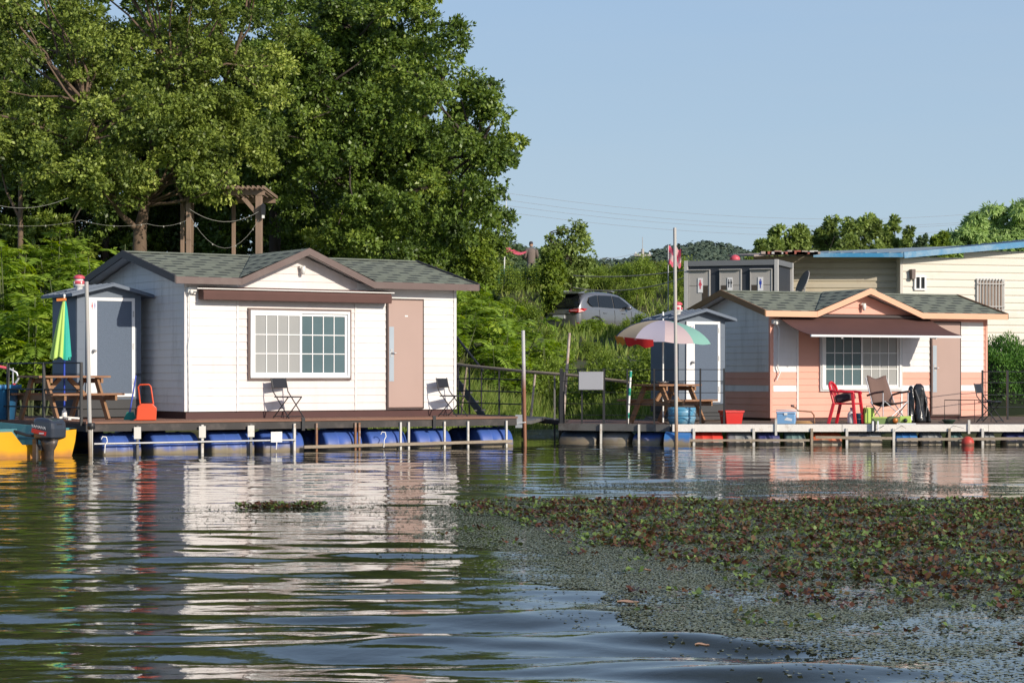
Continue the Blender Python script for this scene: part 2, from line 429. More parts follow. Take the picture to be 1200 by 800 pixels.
    # gable lamp
    gl = MB(); gl.box(gx-.05, gx+.05, -.09, -.02, er-.29, er-.25); gl.lathe([(.0,-.14),(.03,-.135),(.045,-.05),(.035,.0),(.0,.01)], (gx,-.1,er-.26), 12); gl.build('gable_lamp', lamp_white, root)
    # downpipe and crank
    dp = MB(); dp.path([(.04,-.06,ee-.18),(.04,-.09,ee-.3),(.05,-.075,1.25),(.03,-.06,1.1),(.05,-.06,.02)] if alt_m is None else [(.1,-.06,ee-.18),(.14,-.1,ee-.35),(.12,-.07,1.0),(.17,-.08,.9),(.1,-.07,.75)], .014, 8); dp.build('crank_rod', lamp_white, root)
    br = MB(); br.box(.0,.16,-.12,-.02,ee-.24,ee-.15); br.lathe([(.0,-.04),(.03,-.03),(.035,.02),(.0,.04)], (.05,-.14,ee-.22), 10); br.build('awning_bracket', lamp_white, root, bevel=.01)
    if awning_out:
        a = MB(); s0, s1 = .12, 3.75; yb_, zb_, yf, zf = -.09, eave-.1, -1.3, 1.62
        n = 14; vs = []; 
        for i in range(n+1):
            t = i / n; y = yb_ + (yf-yb_)*t; z = zb_ + (zf-zb_)*t - .045*math.sin(math.pi*t)
            vs += [(s0,y,z),(s1,y,z),(s0,y,z-.006),(s1,y,z-.006)]
        fs = []
        for i in range(n):
            b0 = i*4; fs += [(b0,b0+1,b0+5,b0+4),(b0+2,b0+6,b0+7,b0+3)]
        a.add(vs, fs, 0, True)
        aw = a.build('awning', awn, root)
        fr = MB(); fr.box(s0-.03, s1+.03, yf-.035, yf+.01, zf-.03, zf+.012); fr.build('front_bar', pure_white, aw, bevel=.004)
        cs = MB(); cs.path([(s0-.02,-.09,zb_+.03),(s1+.02,-.09,zb_+.03)], .045, 12); cs.build('roller', dark_trim, aw)
        for (xa, xb, xc) in ((s0+.4, s0+.95, s0+.7), (s1-.4, s1-.95, s1-.7)):
            ar = MB(); ar.beam((xa,-.1,zb_-.1),(xb,-.7,zb_-.28),.03,.04); ar.beam((xb,-.7,zb_-.28),(xc,yf,zf-.04),.03,.04); ar.build('folding_arm', pure_white, aw)
    else:
        a = MB(); a.prism([(-.04,1.87),(-.04,2.09),(-.20,2.07),(-.25,1.98),(-.24,1.86)], 'x', .22, 3.82)
        aw = a.build('awning', awn, root, bevel=.01)
        fr = MB(); fr.path([(.1,-.255,2.045),(3.86,-.255,2.045)], .011, 8); fr.build('front_bar', lamp_white, aw)
    return root
LC = cabin(217, 35.5, 33, .65, 3.8, 2.215, 2.73, (white, None, brown_trim, dark_trim, white, brown_trim), 'white lap sided cabin with its brown awning rolled up above the window', False)
RC = cabin(903, 42.3, 25, .41, 2.8, 2.10, 2.55, (white, coral, peach_trim, tan_trim, coral, pale_grey), 'coral and white striped cabin with its brown awning pulled out over the window', True)
# vent pipe on the shaded side of the white cabin
vp = MB(); vp.path([(-.03,2.25,1.9),(-.10,2.2,1.97),(-.13,2.05,1.9),(-.13,2.0,1.5),(-.13,2.0,.1)], .022, 8); vp.build('vent_pipe', lamp_white, LC)

# ------------------------------------------------------------- toilet sheds
shed_blue = mat('shed_blue', (.115,.15,.20), .5, var=.1, scale=2)
shed_dark = mat('shed_panel_dark', (.06,.075,.09), .5, var=.12, scale=2)
shed_door = mat('shed_door_blue', (.10,.135,.19), .7, var=.15, scale=30, bump=.3, bscale=80)
shed_base = mat('shed_base', (.05,.052,.055), .7, var=.2)
sticker = mat('sticker_white', (.8,.8,.8), .4)
red_p = mat('red_plastic', (.62,.03,.025), .35, var=.1)
pinkred = mat('faded_red', (.66,.10,.13), .4, var=.15)
blue_fig = mat('figure_blue', (.03,.06,.4), .5)
def figure_sign(mb_r, mb_b, x, z, y, s=1.0):
    for k, (dx, mb, skirt) in enumerate(((-.022*s, mb_r, True), (.022*s, mb_b, False))):
        mb.lathe([(0.001,-.001),(.009*s,-.001),(.009*s,.001),(0.001,.001)], (x+dx, y, z+.045*s), 10, M=Matrix.Rotation(math.pi/2,4,'X'))
        w = .013*s
        pts = [(x+dx-w*.5, z+.033*s),(x+dx+w*.5, z+.033*s),(x+dx+(w*1.1 if skirt else w*.55), z-.01*s),(x+dx+w*.35, z-.012*s),(x+dx+w*.3, z-.045*s),(x+dx-w*.3, z-.045*s),(x+dx-w*.35, z-.012*s),(x+dx-(w*1.1 if skirt else w*.55), z-.01*s)]
        mb.prism(pts, 'y', y-.001, y+.001)
def toilet_shed(px, D, theta, zb, W, dp_, h, label):
    root = thing('toilet_shed', label, 'toilet shed', at(px, D, zb), R(theta))
    b = MB(); b.box(.0, W, 0, dp_, .30, h)
    for zz in (.3, .68, 1.14, 1.6):      # sheet joints proud of the panels
        b.box(-.006, -.0005, .02, dp_-.02, zz+.008, zz+.44)
    b.prism([(0,h),(W,h),(W/2,h+.13)], 'y', .0, dp_)
    wb = b.build('wall', shed_blue, root)
    for x0 in (.0, W-.12):
        for zz in (.3,.68,1.14,1.6):
            p = MB(); p.box(x0+.004, x0+.116, -.006, -.0005, zz+.008, min(zz+.44,h-.01)); p.build('wall_panel', shed_blue, root)
    bs = MB(); bs.box(.03, W-.03, .03, dp_-.03, -.0, .14); bs.box(.0, W, .0, dp_, .142, .298); bs.build('base', shed_base, root)
    rf = MB(); o = .16
    for s_ in (0, 1):
        x0, x1 = (-o, W/2) if s_ == 0 else (W+o, W/2)
        z0 = h+.03-.04; z1 = h+.175
        rf.add([(x0,-.2,z0),(x1,-.2,z1),(x1,dp_+.12,z1),(x0,dp_+.12,z0),(x0,-.2,z0-.045),(x1,-.2,z1-.045),(x1,dp_+.12,z1-.045),(x0,dp_+.12,z0-.045)],
               [(0,1,2,3),(7,6,5,4),(0,4,5,1),(1,5,6,2),(2,6,7,3),(3,7,4,0)])
    r_ = rf.build('roof', shed_blue, root)
    for i in range(6):
        y = -.15 + i * (dp_+.2) / 5
        rb = MB()
        for s_ in (-1, 1):
            xe = W/2 + s_*(W/2+o); rb.beam((xe,y,h+.0),(W/2,y,h+.187),.03,.012)
        rb.build('roof_rib', shed_blue, r_)
    # door
    dx0, dx1 = .16, W-.13; dz0, dz1 = .34, h-.06
    f = MB(); t = .055
    f.box(dx0, dx1, -.04, -.001, dz1-t, dz1); f.box(dx0, dx1, -.04, -.001, dz0, dz0+t); f.box(dx0, dx0+t+.13, -.04, -.001, dz0+t, dz1-t); f.box(dx1-t, dx1, -.04, -.001, dz0+t, dz1-t)
    d = f.build('door', pure_white, root, bevel=.004)
    p = MB(); p.box(dx0+t+.131, dx1-t-.001, -.03, -.002, dz0+t, dz1-t); p.build('door_panel', shed_door, d)
    k = MB(); k.lathe([(.0,0),(.028,.0),(.03,.02),(.012,.03),(.012,.045),(.028,.06),(.022,.085),(.0,.09)], (dx0+.12,-.041,1.12), 14, M=Matrix.Rotation(math.pi/2,4,'X')); k.build('handle', steel, d)
    for zz in (.6, 1.2, 1.75):
        hg = MB(); hg.box(dx1-.04, dx1-.02, -.05, -.041, zz-.05, zz+.05); hg.build('hinge', steel, d)
    sx, sz = dx0+.12, dz1-.16
    sg = MB(); sg.box(sx-.055, sx+.055, -.044, -.041, sz-.08, sz+.08); sgo = sg.build('sign', sticker, d)
    a, c = MB(), MB(); figure_sign(a, c, sx, sz+.01, -.0465, 1.1); a.build('woman_symbol', pinkred, sgo); c.build('man_symbol', blue_fig, sgo)
    # roof vent
    v = MB(); v.lathe([(.06,0),(.06,.1),(.1,.12),(.1,.14)], (.18,.35,h+.03), 16); vt = v.build('roof_vent', lamp_white, root)
    c = MB(); c.lathe([(.075,.14),(.10,.155),(.105,.175),(.085,.20)], (.18,.35,h+.03), 18); c.build('vent_cap', pinkred, vt)
    c = MB(); c.lathe([(.07,.20),(.07,.235)], (.18,.35,h+.03), 18); c.build('vent_band', lamp_white, vt)
    c = MB(); c.lathe([(.09,.235),(.10,.255),(.085,.28),(.05,.30),(.0,.305)], (.18,.35,h+.03), 18); c.build('vent_cap', pinkred, vt)
    for i in range(10):
        a_ = i * math.pi / 5
        w = MB(); w.box(-.010,.010,-.002,.002,.148,.19); w.v = [tuple(Matrix.Translation((.18,.35,h+.03)) @ Matrix.Rotation(a_,4,'Z') @ Matrix.Translation((0,.104,0)) @ Vector(q)) for q in w.v]; w.build('vent_slot', lamp_white, vt) if i % 2 else None
    return root
toilet_shed(90, 35.9, 33, .55, 1.16, 1.12, 2.08, 'slate blue toilet shed beside the white cabin, white door with a restroom symbol')
toilet_shed(795, 41.6, 25, .39, 1.05, 1.12, 1.98, 'slate blue toilet shed beside the coral cabin, half hidden by the beach umbrella')
# ------------------------------------------------------------- docks
deck_m = mat('deck_boards', (.23,.115,.075), .75, var=.35, scale=4, stretch=(.4,6,1), bump=.3, bscale=30, dirt=(.10,.08,.07), dirt_scale=2)
beam_dark = mat('beam_dark', (.045,.04,.038), .7, var=.3, dirt=(.12,.1,.09), dirt_scale=3)
beam_white = mat('beam_white', (.78,.74,.68), .65, var=.12, scale=5, dirt=(.40,.3,.22), dirt_scale=4, dlo=.58, dhi=.74, bump=.3, bscale=25)
beam_grey = mat('beam_grey', (.16,.155,.145), .7, var=.2, scale=5, dirt=(.08,.06,.05), dirt_scale=4)
old_wood = mat('old_wood', (.33,.27,.20), .8, var=.3, scale=5, stretch=(1,1,6), bump=.4, bscale=30)
white_post = mat('white_post', (.62,.60,.55), .5, var=.15, dirt=(.3,.18,.1), dirt_scale=6, dlo=.55, dhi=.7)
rusty = mat('rusty_pipe', (.25,.12,.06), .75, var=.4, scale=10, dirt=(.5,.45,.4), dirt_scale=8)
def drum_mat(name, col):
    return zfade_mat('drum_' + name, col, (.27,.22,.15), .04, .13, rough=.5, nstr=.16)
drum_blue = drum_mat('blue', (.06,.13,.44))
plank_pic = mat('table_wood', (.27,.13,.065), .6, var=.3, scale=5, stretch=(1,8,8), bump=.2, bscale=30, dirt=(.4,.3,.2), dirt_scale=4)
plank_dark = mat('table_leg', (.30,.16,.08), .65, var=.3, scale=6)

def drum(parent, x0, x1, y, m, r=.29, zc=.04, name='float_drum'):
    L_ = x1 - x0; b = MB()
    prof = [(0,0),(r*.85,0),(r*.95,.015),(r,.05),(r,L_*.3),(r*1.035,L_*.32),(r*1.035,L_*.35),(r,L_*.37),(r,L_*.63),(r*1.035,L_*.65),(r*1.035,L_*.68),(r,L_*.7),(r,L_-.05),(r*.95,L_-.015),(r*.85,L_),(0,L_)]
    b.lathe(prof, (x0, y, zc), 28, M=Matrix.Rotation(math.pi/2, 4, 'Y'))
    return b.build(name, m, parent)
def solver(root_xy, th):
    X0, Y0 = root_xy; c, s = math.cos(R(th)), math.sin(R(th))
    def l(px, yl=0.0):
        k = (px - 600) / FPX; ax = X0 - s*yl; ay = Y0 + c*yl
        return (k*ay - ax) / (c - k*s)
    return l
def deck_planks(mb, x0, x1, y0, y1, z0, z1, w=.14, mat=0):
    y = y0
    while y < y1 - .02:
        mb.box(x0 + random.uniform(0,.012), x1 - random.uniform(0,.012), y, min(y + w - .008, y1), z0, z1 + random.uniform(-.003,.002), mat); y += w

P0 = at(100, 33.3); DL = thing('floating_dock', 'floating dock on blue drums carrying the white cabin, brown plank deck', 'dock', (P0[0], P0[1], 0), R(33))
lx = solver(P0[:2], 33)
for (x0, x1) in ((0.0, 3.78), (3.83, 8.05)):
    d = MB(); deck_planks(d, x0, x1, -.02, 5.2, .497, .53); dk = d.build('deck', deck_m, DL)
    b = MB()
    b.box(x0+.01, x1-.01, .0, .06, .375, .494); b.box(x0+.01, x1-.01, 5.1, 5.16, .375, .494)
    b.box(x0+.01, x0+.07, .062, 5.09, .376, .493); b.box(x1-.07, x1-.01, .062, 5.09, .376, .493)
    n = 6
    for i in range(1, n): 
        xx = x0 + (x1-x0)*i/n; b.box(xx-.03, xx+.03, .062, 5.09, .378, .492)
    b.build('deck_frame', beam_dark, DL)
for xx in (3.80, 6.33):
    j = MB(); j.box(xx-.03, xx+.03, -.035, -.003, .34, .56); j.build('joint_bracket', black_metal, DL, bevel=.004)
for a, b_ in ((113,158),(172,226),(240,290),(300,348),(373,416),(424,468),(480,520),(554,592)):
    drum(DL, lx(a,.35), lx(b_,.35), .34, drum_blue, zc=.05)
for a, b_ in ((356,368),(535,549)):
    drum(DL, lx(a,.9), lx(a,.9)+.85, 1.05, drum_blue, zc=.03)
for xs in ((.1,.95),(1.3,2.15),(2.5,3.35),(4.2,5.05),(5.4,6.25),(6.7,7.55)):
    drum(DL, xs[0], xs[1], 4.7, drum_blue)
for a in (107,161,237,294,345):
    p = MB(); x = lx(a,-.03); p.box(x-.02, x+.02, -.045, -.005, -.05, .46); p.build('support_post', white_post if a in (237,345,107) else beam_grey, DL)
    if a in (161, 237, 294):
        p = MB(); p.box(x-.07, x+.05, -.06, -.047, .25, .44); p.build('bracket_plate', white_post, DL, bevel=.003)
for a in (371,416.5,421,469.5,479,521,548.5,593.5):
    p = MB(); x = lx(a,-.03); p.box(x-.017, x+.017, -.042, -.005, -.05, .46); p.build('support_post', rusty if a in (416.5,371,421) else white_post, DL)
r1 = MB(); r1.path([(lx(110,-.06),-.07,.185),(lx(346,-.06),-.07,.19)], .018, 8); r1.build('lower_rail', steel, DL)
r2 = MB(); r2.beam((lx(356,-.06),-.065,.07),(lx(600,-.06),-.065,.10),.03,.05); r2.build('lower_rail', old_wood, DL)
for a in (122,323,449):
    t_ = MB(); x = lx(a,-.08)
    t_.path([(x-.05,-.09,.26),(x-.03,-.1,.30),(x+.03,-.1,.29),(x+.05,-.09,.22),(x+.01,-.1,.17),(x,-.1,.04)], .009, 6); t_.build('tied_cord', lamp_white, DL)
pl = MB(); pl.box(lx(317,-.08), lx(330,-.08), -.1, -.085, .16, .33); pl.build('label_plate', lamp_white, DL)
# side extension of the deck
sx = MB(); sx.prism([(-.32,1.0),(-.02,1.0),(-.02,4.2),(-1.5,4.2),(-.5,2.25)], 'z', .38, .526); sx.build('side_platform', deck_m, DL)

# railing on the left edge
RL = thing('dock_railing', 'black tube railing at the edge of the white cabin dock, behind the yellow boat', 'railing', DL.location[:], R(33)); RL.location.z = .53
posts = [(-.02,.12),(-.27,1.08),(-.46,2.2),(-1.35,3.85)]
for (x, y) in posts:
    p = MB(); p.box(x-.02, x+.02, y-.02, y+.02, -.06, .93); p.build('post', black_metal, RL)
for z in (.92, .5, .22):
    p = MB()
    for i in range(len(posts)-1):
        p.path([(*posts[i], z), (*posts[i+1], z)], .012, 6)
    p.build('rail', black_metal, RL)
# red-gripped hand rail beyond it
g = thing('handrail', 'curved pale tube handrail with red grips behind the yellow boat', 'handrail', DL.matrix_basis @ Vector((-1.15,2.9,.53)) if False else at(8, 35.6, .5), R(10))
p = MB(); p.path([(-.75,0,.95),(-.3,0,.93),(.05,0,.86),(.16,0,.80),(.19,0,.70),(.14,0,.62)], .02, 10); p.build('tube', steel, g)
p = MB(); p.path([(-.70,0,.956),(-.3,0,.938),(.03,0,.87)], .026, 10); p.build('grip', pinkred, g)
p = MB(); p.path([(.12,-.03,.62),(.10,-.03,.42)], .026, 10); p.build('grip', red_p, g)
for x in (-.5, .1):
    p = MB(); p.path([(x,0,.0),(x,0,.88)], .014, 8); p.build('post', steel, g)
# blue tub
bl_pl = mat('blue_plastic', (.05,.24,.50), .4, var=.1)
t_ = MB(); t_.lathe([(.0,0),(.30,0),(.36,.52),(.39,.53),(.39,.56),(.36,.56),(.30,.08),(.0,.07)], n=28); 
tb = thing('blue_tub', 'large blue plastic tub standing under the bench behind the boat', 'tub', at(-4, 35.2, .53)); t_.build('tub_wall', bl_pl, tb)
p = MB(); p.lathe([(.385,.50),(.405,.50),(.405,.57),(.385,.57)], n=28); p.build('rim', bl_pl, tb)

# ------------------------------------------------------------- picnic tables
def picnic(label, loc, rot, Lt=1.35):
    root = thing('picnic_table', label, 'picnic table', loc, rot)
    h = .72; w = .68
    for i in range(5):
        y = -w/2 + (i+.5)*w/5; hole = False
        p = MB(); p.box(-Lt/2, Lt/2, y-w/10+.004, y+w/10-.004, h-.035, h); 
        p.build('top_plank', plank_pic, root, bevel=.004) if i != 2 else None
        if i == 2:
            q = MB(); q.box(-Lt/2, -.025, y-w/10+.004, y+w/10-.004, h-.035, h); q.box(.025, Lt/2, y-w/10+.004, y+w/10-.004, h-.035, h); q.box(-.025,.025,y+.024,y+w/10-.004,h-.035,h); q.box(-.025,.025,y-w/10+.004,y-.024,h-.035,h); q.build('top_plank', plank_pic, root)
    for s in (-1, 1):
        p = MB(); p.box(-Lt/2, Lt/2, s*.62-.12, s*.62-.004, .40, .435); p.box(-Lt/2, Lt/2, s*.62+.004, s*.62+.12, .40, .435); p.build('bench', plank_pic, root, bevel=.004)
    for ex in (-Lt/2+.2, Lt/2-.2):
        for s in (-1, 1):
            p = MB(); p.beam((ex, s*.56, .0), (ex, s*.20, h-.036), .045, .09, up=(0,1,0)); p.build('leg', plank_dark, root)
        p = MB(); p.beam((ex+.047, -.72, .36), (ex+.047, .72, .36), .042, .085); p.build('bench_support', plank_dark, root)
        p = MB(); p.beam((ex+.047, -.31, h-.08), (ex+.047, .31, h-.08), .042, .08); p.build('top_support', plank_dark, root)
        s = 1 if ex < 0 else -1
        p = MB(); p.beam((ex+.09*s, 0, .40), (s*-.08*1 , 0, h-.04), .04, .07); p.build('brace', plank_dark, root)
    return root
from mathutils import Matrix as _M
def dl(x, y, z): 
    c, s = math.cos(R(33)), math.sin(R(33)); return (P0[0] + c*x - s*y, P0[1] + s*x + c*y, z)
picnic('brown wooden picnic table with a folded green parasol through its top', dl(.36,1.82,.53), R(44), 1.36)
picnic('brown wooden picnic table under the multicoloured beach umbrella', at(782, 40.2, .37), R(44), 1.2)

# ------------------------------------------------------------- folded green umbrella
um_g = mat('umbrella_lime', (.50,.72,.16), .7, var=.1); um_t = mat('umbrella_teal', (.03,.42,.33), .7, var=.1)
pole_blue = mat('pole_blue', (.02,.06,.45), .4)
u = thing('folded_umbrella', 'folded lime and teal beach umbrella standing in the picnic table', 'umbrella', dl(.36,1.82,.53))
p = MB(); p.path([(0,0,.0),(0,0,1.15)], .016, 8); p.build('pole', pole_blue, u)
for k in range(2):
    c = MB(); n = 22; rows = 9; vs = []
    for i in range(rows+1):
        t = i / rows; z = 1.95 - t*.95; rr = .025 + .12*t**.75
        for j in range(n+1):
            a = math.pi*k + math.pi*j/n - 1.05
            q = rr * (1 + .22*math.cos(a*9)*t**.5)
            vs.append((q*math.cos(a)*1.05 - .06*t, q*math.sin(a), z + (.03*math.cos(a*4) if i == rows else 0)))
    fs = [(i*(n+1)+j, i*(n+1)+j+1, (i+1)*(n+1)+j+1, (i+1)*(n+1)+j) for i in range(rows) for j in range(n)]
    c.add(vs, fs, 0, True); c.build('canopy', (um_t, um_g)[k], u)
p = MB(); p.path([(0,0,.9),(0,0,2.02)], .014, 8); p.lathe([(.0,0),(.02,.01),(.02,.05),(.0,.06)], (0,0,2.0), 10); p.build('shaft', lamp_white, u)
p = MB(); p.beam((-.12,0,1.96),(.03,-.02,1.97),.05,.045); p.build('top_cap', mat('orange_cap', (.8,.25,.06), .5), u)
p = MB(); p.lathe([(.0,.0),(.05,0),(.04,.14),(.02,.16),(.02,.2),(.0,.2)], n=12)
for a in range(4):
    q = a*math.pi/2+.5; p.beam((0,0,.04),(.3*math.cos(q),.3*math.sin(q),.015),.05,.03)
p.build('stand', lamp_white, u)

# ------------------------------------------------------------- poles
def pole(name, label, px, D, z1, r, m, lean=(0,0), z0=-.6, group=None):
    X, Y, _ = at(px, D)
    b = MB(); b.path([(0,0,z0),(lean[0]*.5,lean[1]*.5,(z0+z1)/2),(lean[0],lean[1],z1)], [r,r,r*.96], 10)
    o = b.build(name, m, loc=(X, Y, 0)); return tag(o, label, 'pole', group)
pm1 = zfade_mat('pole_white_rust', (.55,.54,.52), (.22,.10,.05), .3, .8, rough=.45, metal=.2)
pm2 = zfade_mat('pole_white_top', (.60,.60,.60), (.30,.13,.07), 1.0, 1.5, rough=.5)
pole('mooring_pole', 'pale grey mooring pole at the outer corner of the white cabin dock', 107, 33.05, zof(330,33.05), .032, zfade_mat('pole_pale', (.50,.48,.45), (.3,.24,.17), .1, .5, rough=.5), (-.075,0))
pole('mooring_pole', 'slim mooring pole with white top and rusty foot between the two docks', 616, 37.9, zof(387,37.9), .032, pm2, (-.045,0))
pole('mooring_pole', 'tallest mast like pale pole, in front of the beach umbrella', 793, 38.45, zof(267,38.45), .032, zfade_mat('pole_mast', (.55,.52,.48), (.35,.22,.13), .3, .8, rough=.5), (-.035,0))
pole('mooring_pole', 'short leaning rusty pole beside the black gate post on the bank', 657, 40.9, zof(390,40.9), .028, mat('rust_white', (.5,.42,.36), .6, var=.3, scale=10, dirt=(.28,.12,.06), dirt_scale=8), (.17,0), z0=-.3)
c = MB(); c.lathe([(.05,0),(.06,.01),(.06,.09),(.05,.1)], (0,0,.42), 14); cl = c.build('pole_clamp', black_metal, loc=(*at(107,33.05)[:2],0)); tag(cl, 'dark clamp ring holding the pale pole to the dock corner', 'clamp')
c.v = []; 

# ------------------------------------------------------------- footbridge between the docks and the bank
fb = thing('footbridge', 'narrow footbridge with dark tube railing linking the bank and both docks', 'footbridge', at(545, 42.6, 0))
def fl(px, D, z): 
    a = at(px, D, z); b = at(545, 42.6, 0); return (a[0]-b[0], a[1]-b[1], z)
tr = MB(); tr.path([fl(520,43.4,1.52), fl(546,42.6,1.45), fl(615,41.3,1.33), fl(675,40.6,1.25), fl(736,39.9,1.13)], .03, 10); tr.build('handrail', old_wood, fb)
bpts = [(537,42.9,.46),(550,42.5,.46),(585,42.0,.46),(612,41.6,.44),(650,41.0,.40)]
for i, (a, D, z) in enumerate(bpts):
    p = MB(); zt = 1.46 - (a-546)*.00185; p.beam(fl(a,D,z-.4), fl(a,D,zt), .035, .035); p.build('post', black_metal if i != 4 else beam_grey, fb)
for zz in (.24,.48,.72):
    p = MB(); p.path([fl(525,43.1,.47+zz), fl(550,42.5,.47+zz), fl(612,41.6,.45+zz)], .013, 6); p.build('rail', black_metal, fb)
p = MB(); p.path([fl(622,41.5,.42), fl(627,41.4,1.27)], .022, 8); p.build('strut', mat('rust_white', (.5,.42,.36)), fb)
p = MB(); p.path([fl(540,42.9,.42), fl(547,42.8,1.42)], .02, 8); p.build('strut', old_wood, fb)
w = MB()
A = [fl(500,44.0,0), fl(612,41.5,0), fl(655,40.7,0)]; zz = [.47,.45,.40]
for i in range(2):
    a, b_ = A[i], A[i+1]
    w.add([(a[0],a[1],zz[i]),(b_[0],b_[1],zz[i+1]),(b_[0]+.2,b_[1]+.75,zz[i+1]),(a[0]+.2,a[1]+.75,zz[i]),(a[0],a[1],zz[i]-.09),(b_[0],b_[1],zz[i+1]-.09),(b_[0]+.2,b_[1]+.75,zz[i+1]-.09),(a[0]+.2,a[1]+.75,zz[i]-.09)],
          [(0,1,2,3),(7,6,5,4),(0,4,5,1),(2,6,7,3),(1,5,6,2),(3,7,4,0)])
w.build('walkway', beam_dark, fb)
for s in ((606,37.95,.52),(618,38.4,.45)):
    pass
lk = MB(); lk.beam((at(603,38.2)[0],38.0,.42),(at(622,41.5)[0],41.6,.42),.6,.06); o = lk.build('gang_plank', beam_grey); tag(o, 'grey gang plank from the white cabin dock to the footbridge', 'gang plank')
st = MB(); st.box(-.06,.06,-.05,.05,.33,.56); o = st.build('mooring_bracket', steel, loc=(*at(608,37.75)[:2],0)); tag(o, 'grey steel bracket at the end of the white cabin dock', 'bracket')
st = MB(); st.beam((-.12,0,.40),(.12,-.1,.43),.02,.02); st2 = st.build('latch_bar', lamp_white, o)
# stair coming down the bank
sr = thing('bank_stair', 'dark steel stair with sloping handrail coming down the bank behind the white cabin', 'stair', at(520, 44.2, 0))
def sl_(px, D, z):
    a = at(px, D, z); b = at(520, 44.2, 0); return (a[0]-b[0], a[1]-b[1], z)
for dD in (0, .8):
    p = MB(); p.path([sl_(505,44.6+dD,2.75), sl_(566,43.4+dD,1.35)], .022, 8); p.build('handrail', black_metal, sr)
    p = MB(); p.beam(sl_(505,44.6+dD,1.85), sl_(566,43.4+dD,.42), .04, .14); p.build('stringer', black_metal, sr)
    for t in (0.02,.5,.97):
        a = Vector(sl_(505,44.6+dD,1.85)).lerp(Vector(sl_(566,43.4+dD,.42)), t)
        p = MB(); p.path([a, a+Vector((0,0,.92))], .016, 6); p.build('post', black_metal, sr)
for i in range(8):
    t = (i+.5)/8; a = Vector(sl_(505,44.6,1.85)).lerp(Vector(sl_(566,43.4,.42)), t)
    p = MB(); p.box(a.x-.11,a.x+.11,a.y+.03,a.y+.78,a.z+.02,a.z+.045); p.build('tread', beam_grey, sr)

# ------------------------------------------------------------- right dock
DR = thing('floating_dock', 'floating dock with a peeling white edge beam carrying the coral cabin', 'dock', (2.92, 38.62, 0), 0)
rx = lambda px, D=38.6: at(px, D)[0] - 2.92
d = MB(); deck_planks(d, 0, 8.6, .07, 8.2, .325, .355); d.build('deck', mat('deck_grey', (.15,.11,.085), .8, var=.3, scale=4, stretch=(.4,6,1), bump=.3), DR)
b = MB(); x = -.02
for i, x1 in enumerate((3.05, 5.7, 8.62)):
    q = MB(); q.box(x, x1-.006, -.04 - .003*(i % 2), .06, .235+.004*(i%2), .37); q.build('edge_beam', beam_white, DR, bevel=.006); x = x1
q = MB(); q.box(-.02, .06, .07, 8.2, .23, .322); q.box(8.52, 8.6, .07, 8.2, .23, .322)
for i in range(1, 9): q.box(i*.95-.03, i*.95+.03, .07, 8.2, .232, .32)
q.build('deck_frame', beam_grey, DR)
drums = {'blue': drum_blue, 'sky': drum_mat('sky', (.05,.20,.50)), 'red': drum_mat('red', (.75,.06,.04)), 'orange': drum_mat('orange', (.8,.18,.07)), 'grey': drum_mat('grey', (.30,.31,.33)),
         'navy': drum_mat('navy', (.07,.08,.24)), 'teal': drum_mat('teal', (.15,.25,.25)), 'dim': drum_mat('dim', (.07,.10,.14))}
for (a, b_, c) in ((812,848,'red'),(853,882,'grey'),(889,915,'navy'),(921,945,'teal'),(952,988,'orange'),(994,1035,'grey'),(1050,1077,'sky'),(1081,1106,'grey'),(1114,1130,'teal'),(1150,1168,'grey'),(1180,1215,'navy'),(1225,1260,'sky')):
    drum(DR, rx(a), rx(b_), .29, drums[c], r=.27 if c not in ('orange',) else .24, zc=-.03)
for a in (813,883,951,992,1047,1112,1151,1202):
    p = MB(); x = rx(a); p.box(x-.022, x+.022, -.075, -.045, -.1, .30); p.build('support_post', white_post if a not in (951,1112) else old_wood, DR)
p = MB(); p.beam((rx(785),-.09,.085),(rx(948),-.09,.085),.025,.04); p.build('lower_rail', old_wood, DR)
p = MB(); p.beam((rx(955),-.09,.14),(rx(1045),-.09,.12),.025,.05); p.build('lower_rail', old_wood, DR)
p = MB(); p.beam((rx(1050),-.09,.10),(rx(1230),-.09,.12),.025,.05); p.build('lower_rail', old_wood, DR)
p = MB(); x = rx(909); p.box(x-.02,x+.02,-.075,-.045,.17,.48); p.build('cleat_post', white_post, DR)
p = MB(); x = rx(1135); p.box(x-.02,x+.02,-.075,-.045,.2,.45); p.build('cleat_post', white_post, DR)
# left, unpainted module
d = MB(); d.prism([(-2.03,1.15),(-.05,.18),(-.05,5.3),(-2.03,5.3)], 'z', .30, .352); d.build('side_deck', mat('deck_red', (.16,.085,.06), .8, var=.3, scale=4, stretch=(.4,6,1)), DR)
d = MB(); d.beam((-2.04,1.12,.30),(-.04,.14,.30),.07,.13); d.build('edge_beam', beam_grey, DR)
for i, (t0, t1, c) in enumerate(((.03,.38,'dim'),(.42,.68,'grey'),(.73,.99,'blue'))):
    p = MB(); a = Vector((-2.0,1.42,-.05)).lerp(Vector((-.1,.48,-.05)), t0); b_ = Vector((-2.0,1.42,-.05)).lerp(Vector((-.1,.48,-.05)), t1)
    ax = (b_-a).normalized(); a2 = a + ax*.03; b2 = b_ - ax*.03
    p.path([a, a2, b2, b_], [.24,.27,.27,.24], 24); p.build('float_drum', drums[c], DR)
p = MB(); p.path([(-.12,.1,.0),(.32,-.02,.0)], [.24,.22], 20); p.build('float_drum', drums['sky'], DR)
for t in (.38,.72):
    a = Vector((-2.04,1.07,0)).lerp(Vector((-.04,.09,0)), t); p = MB(); p.box(a.x-.02,a.x+.02,a.y-.02,a.y+.02,-.1,.36); p.build('support_post', white_post, DR)

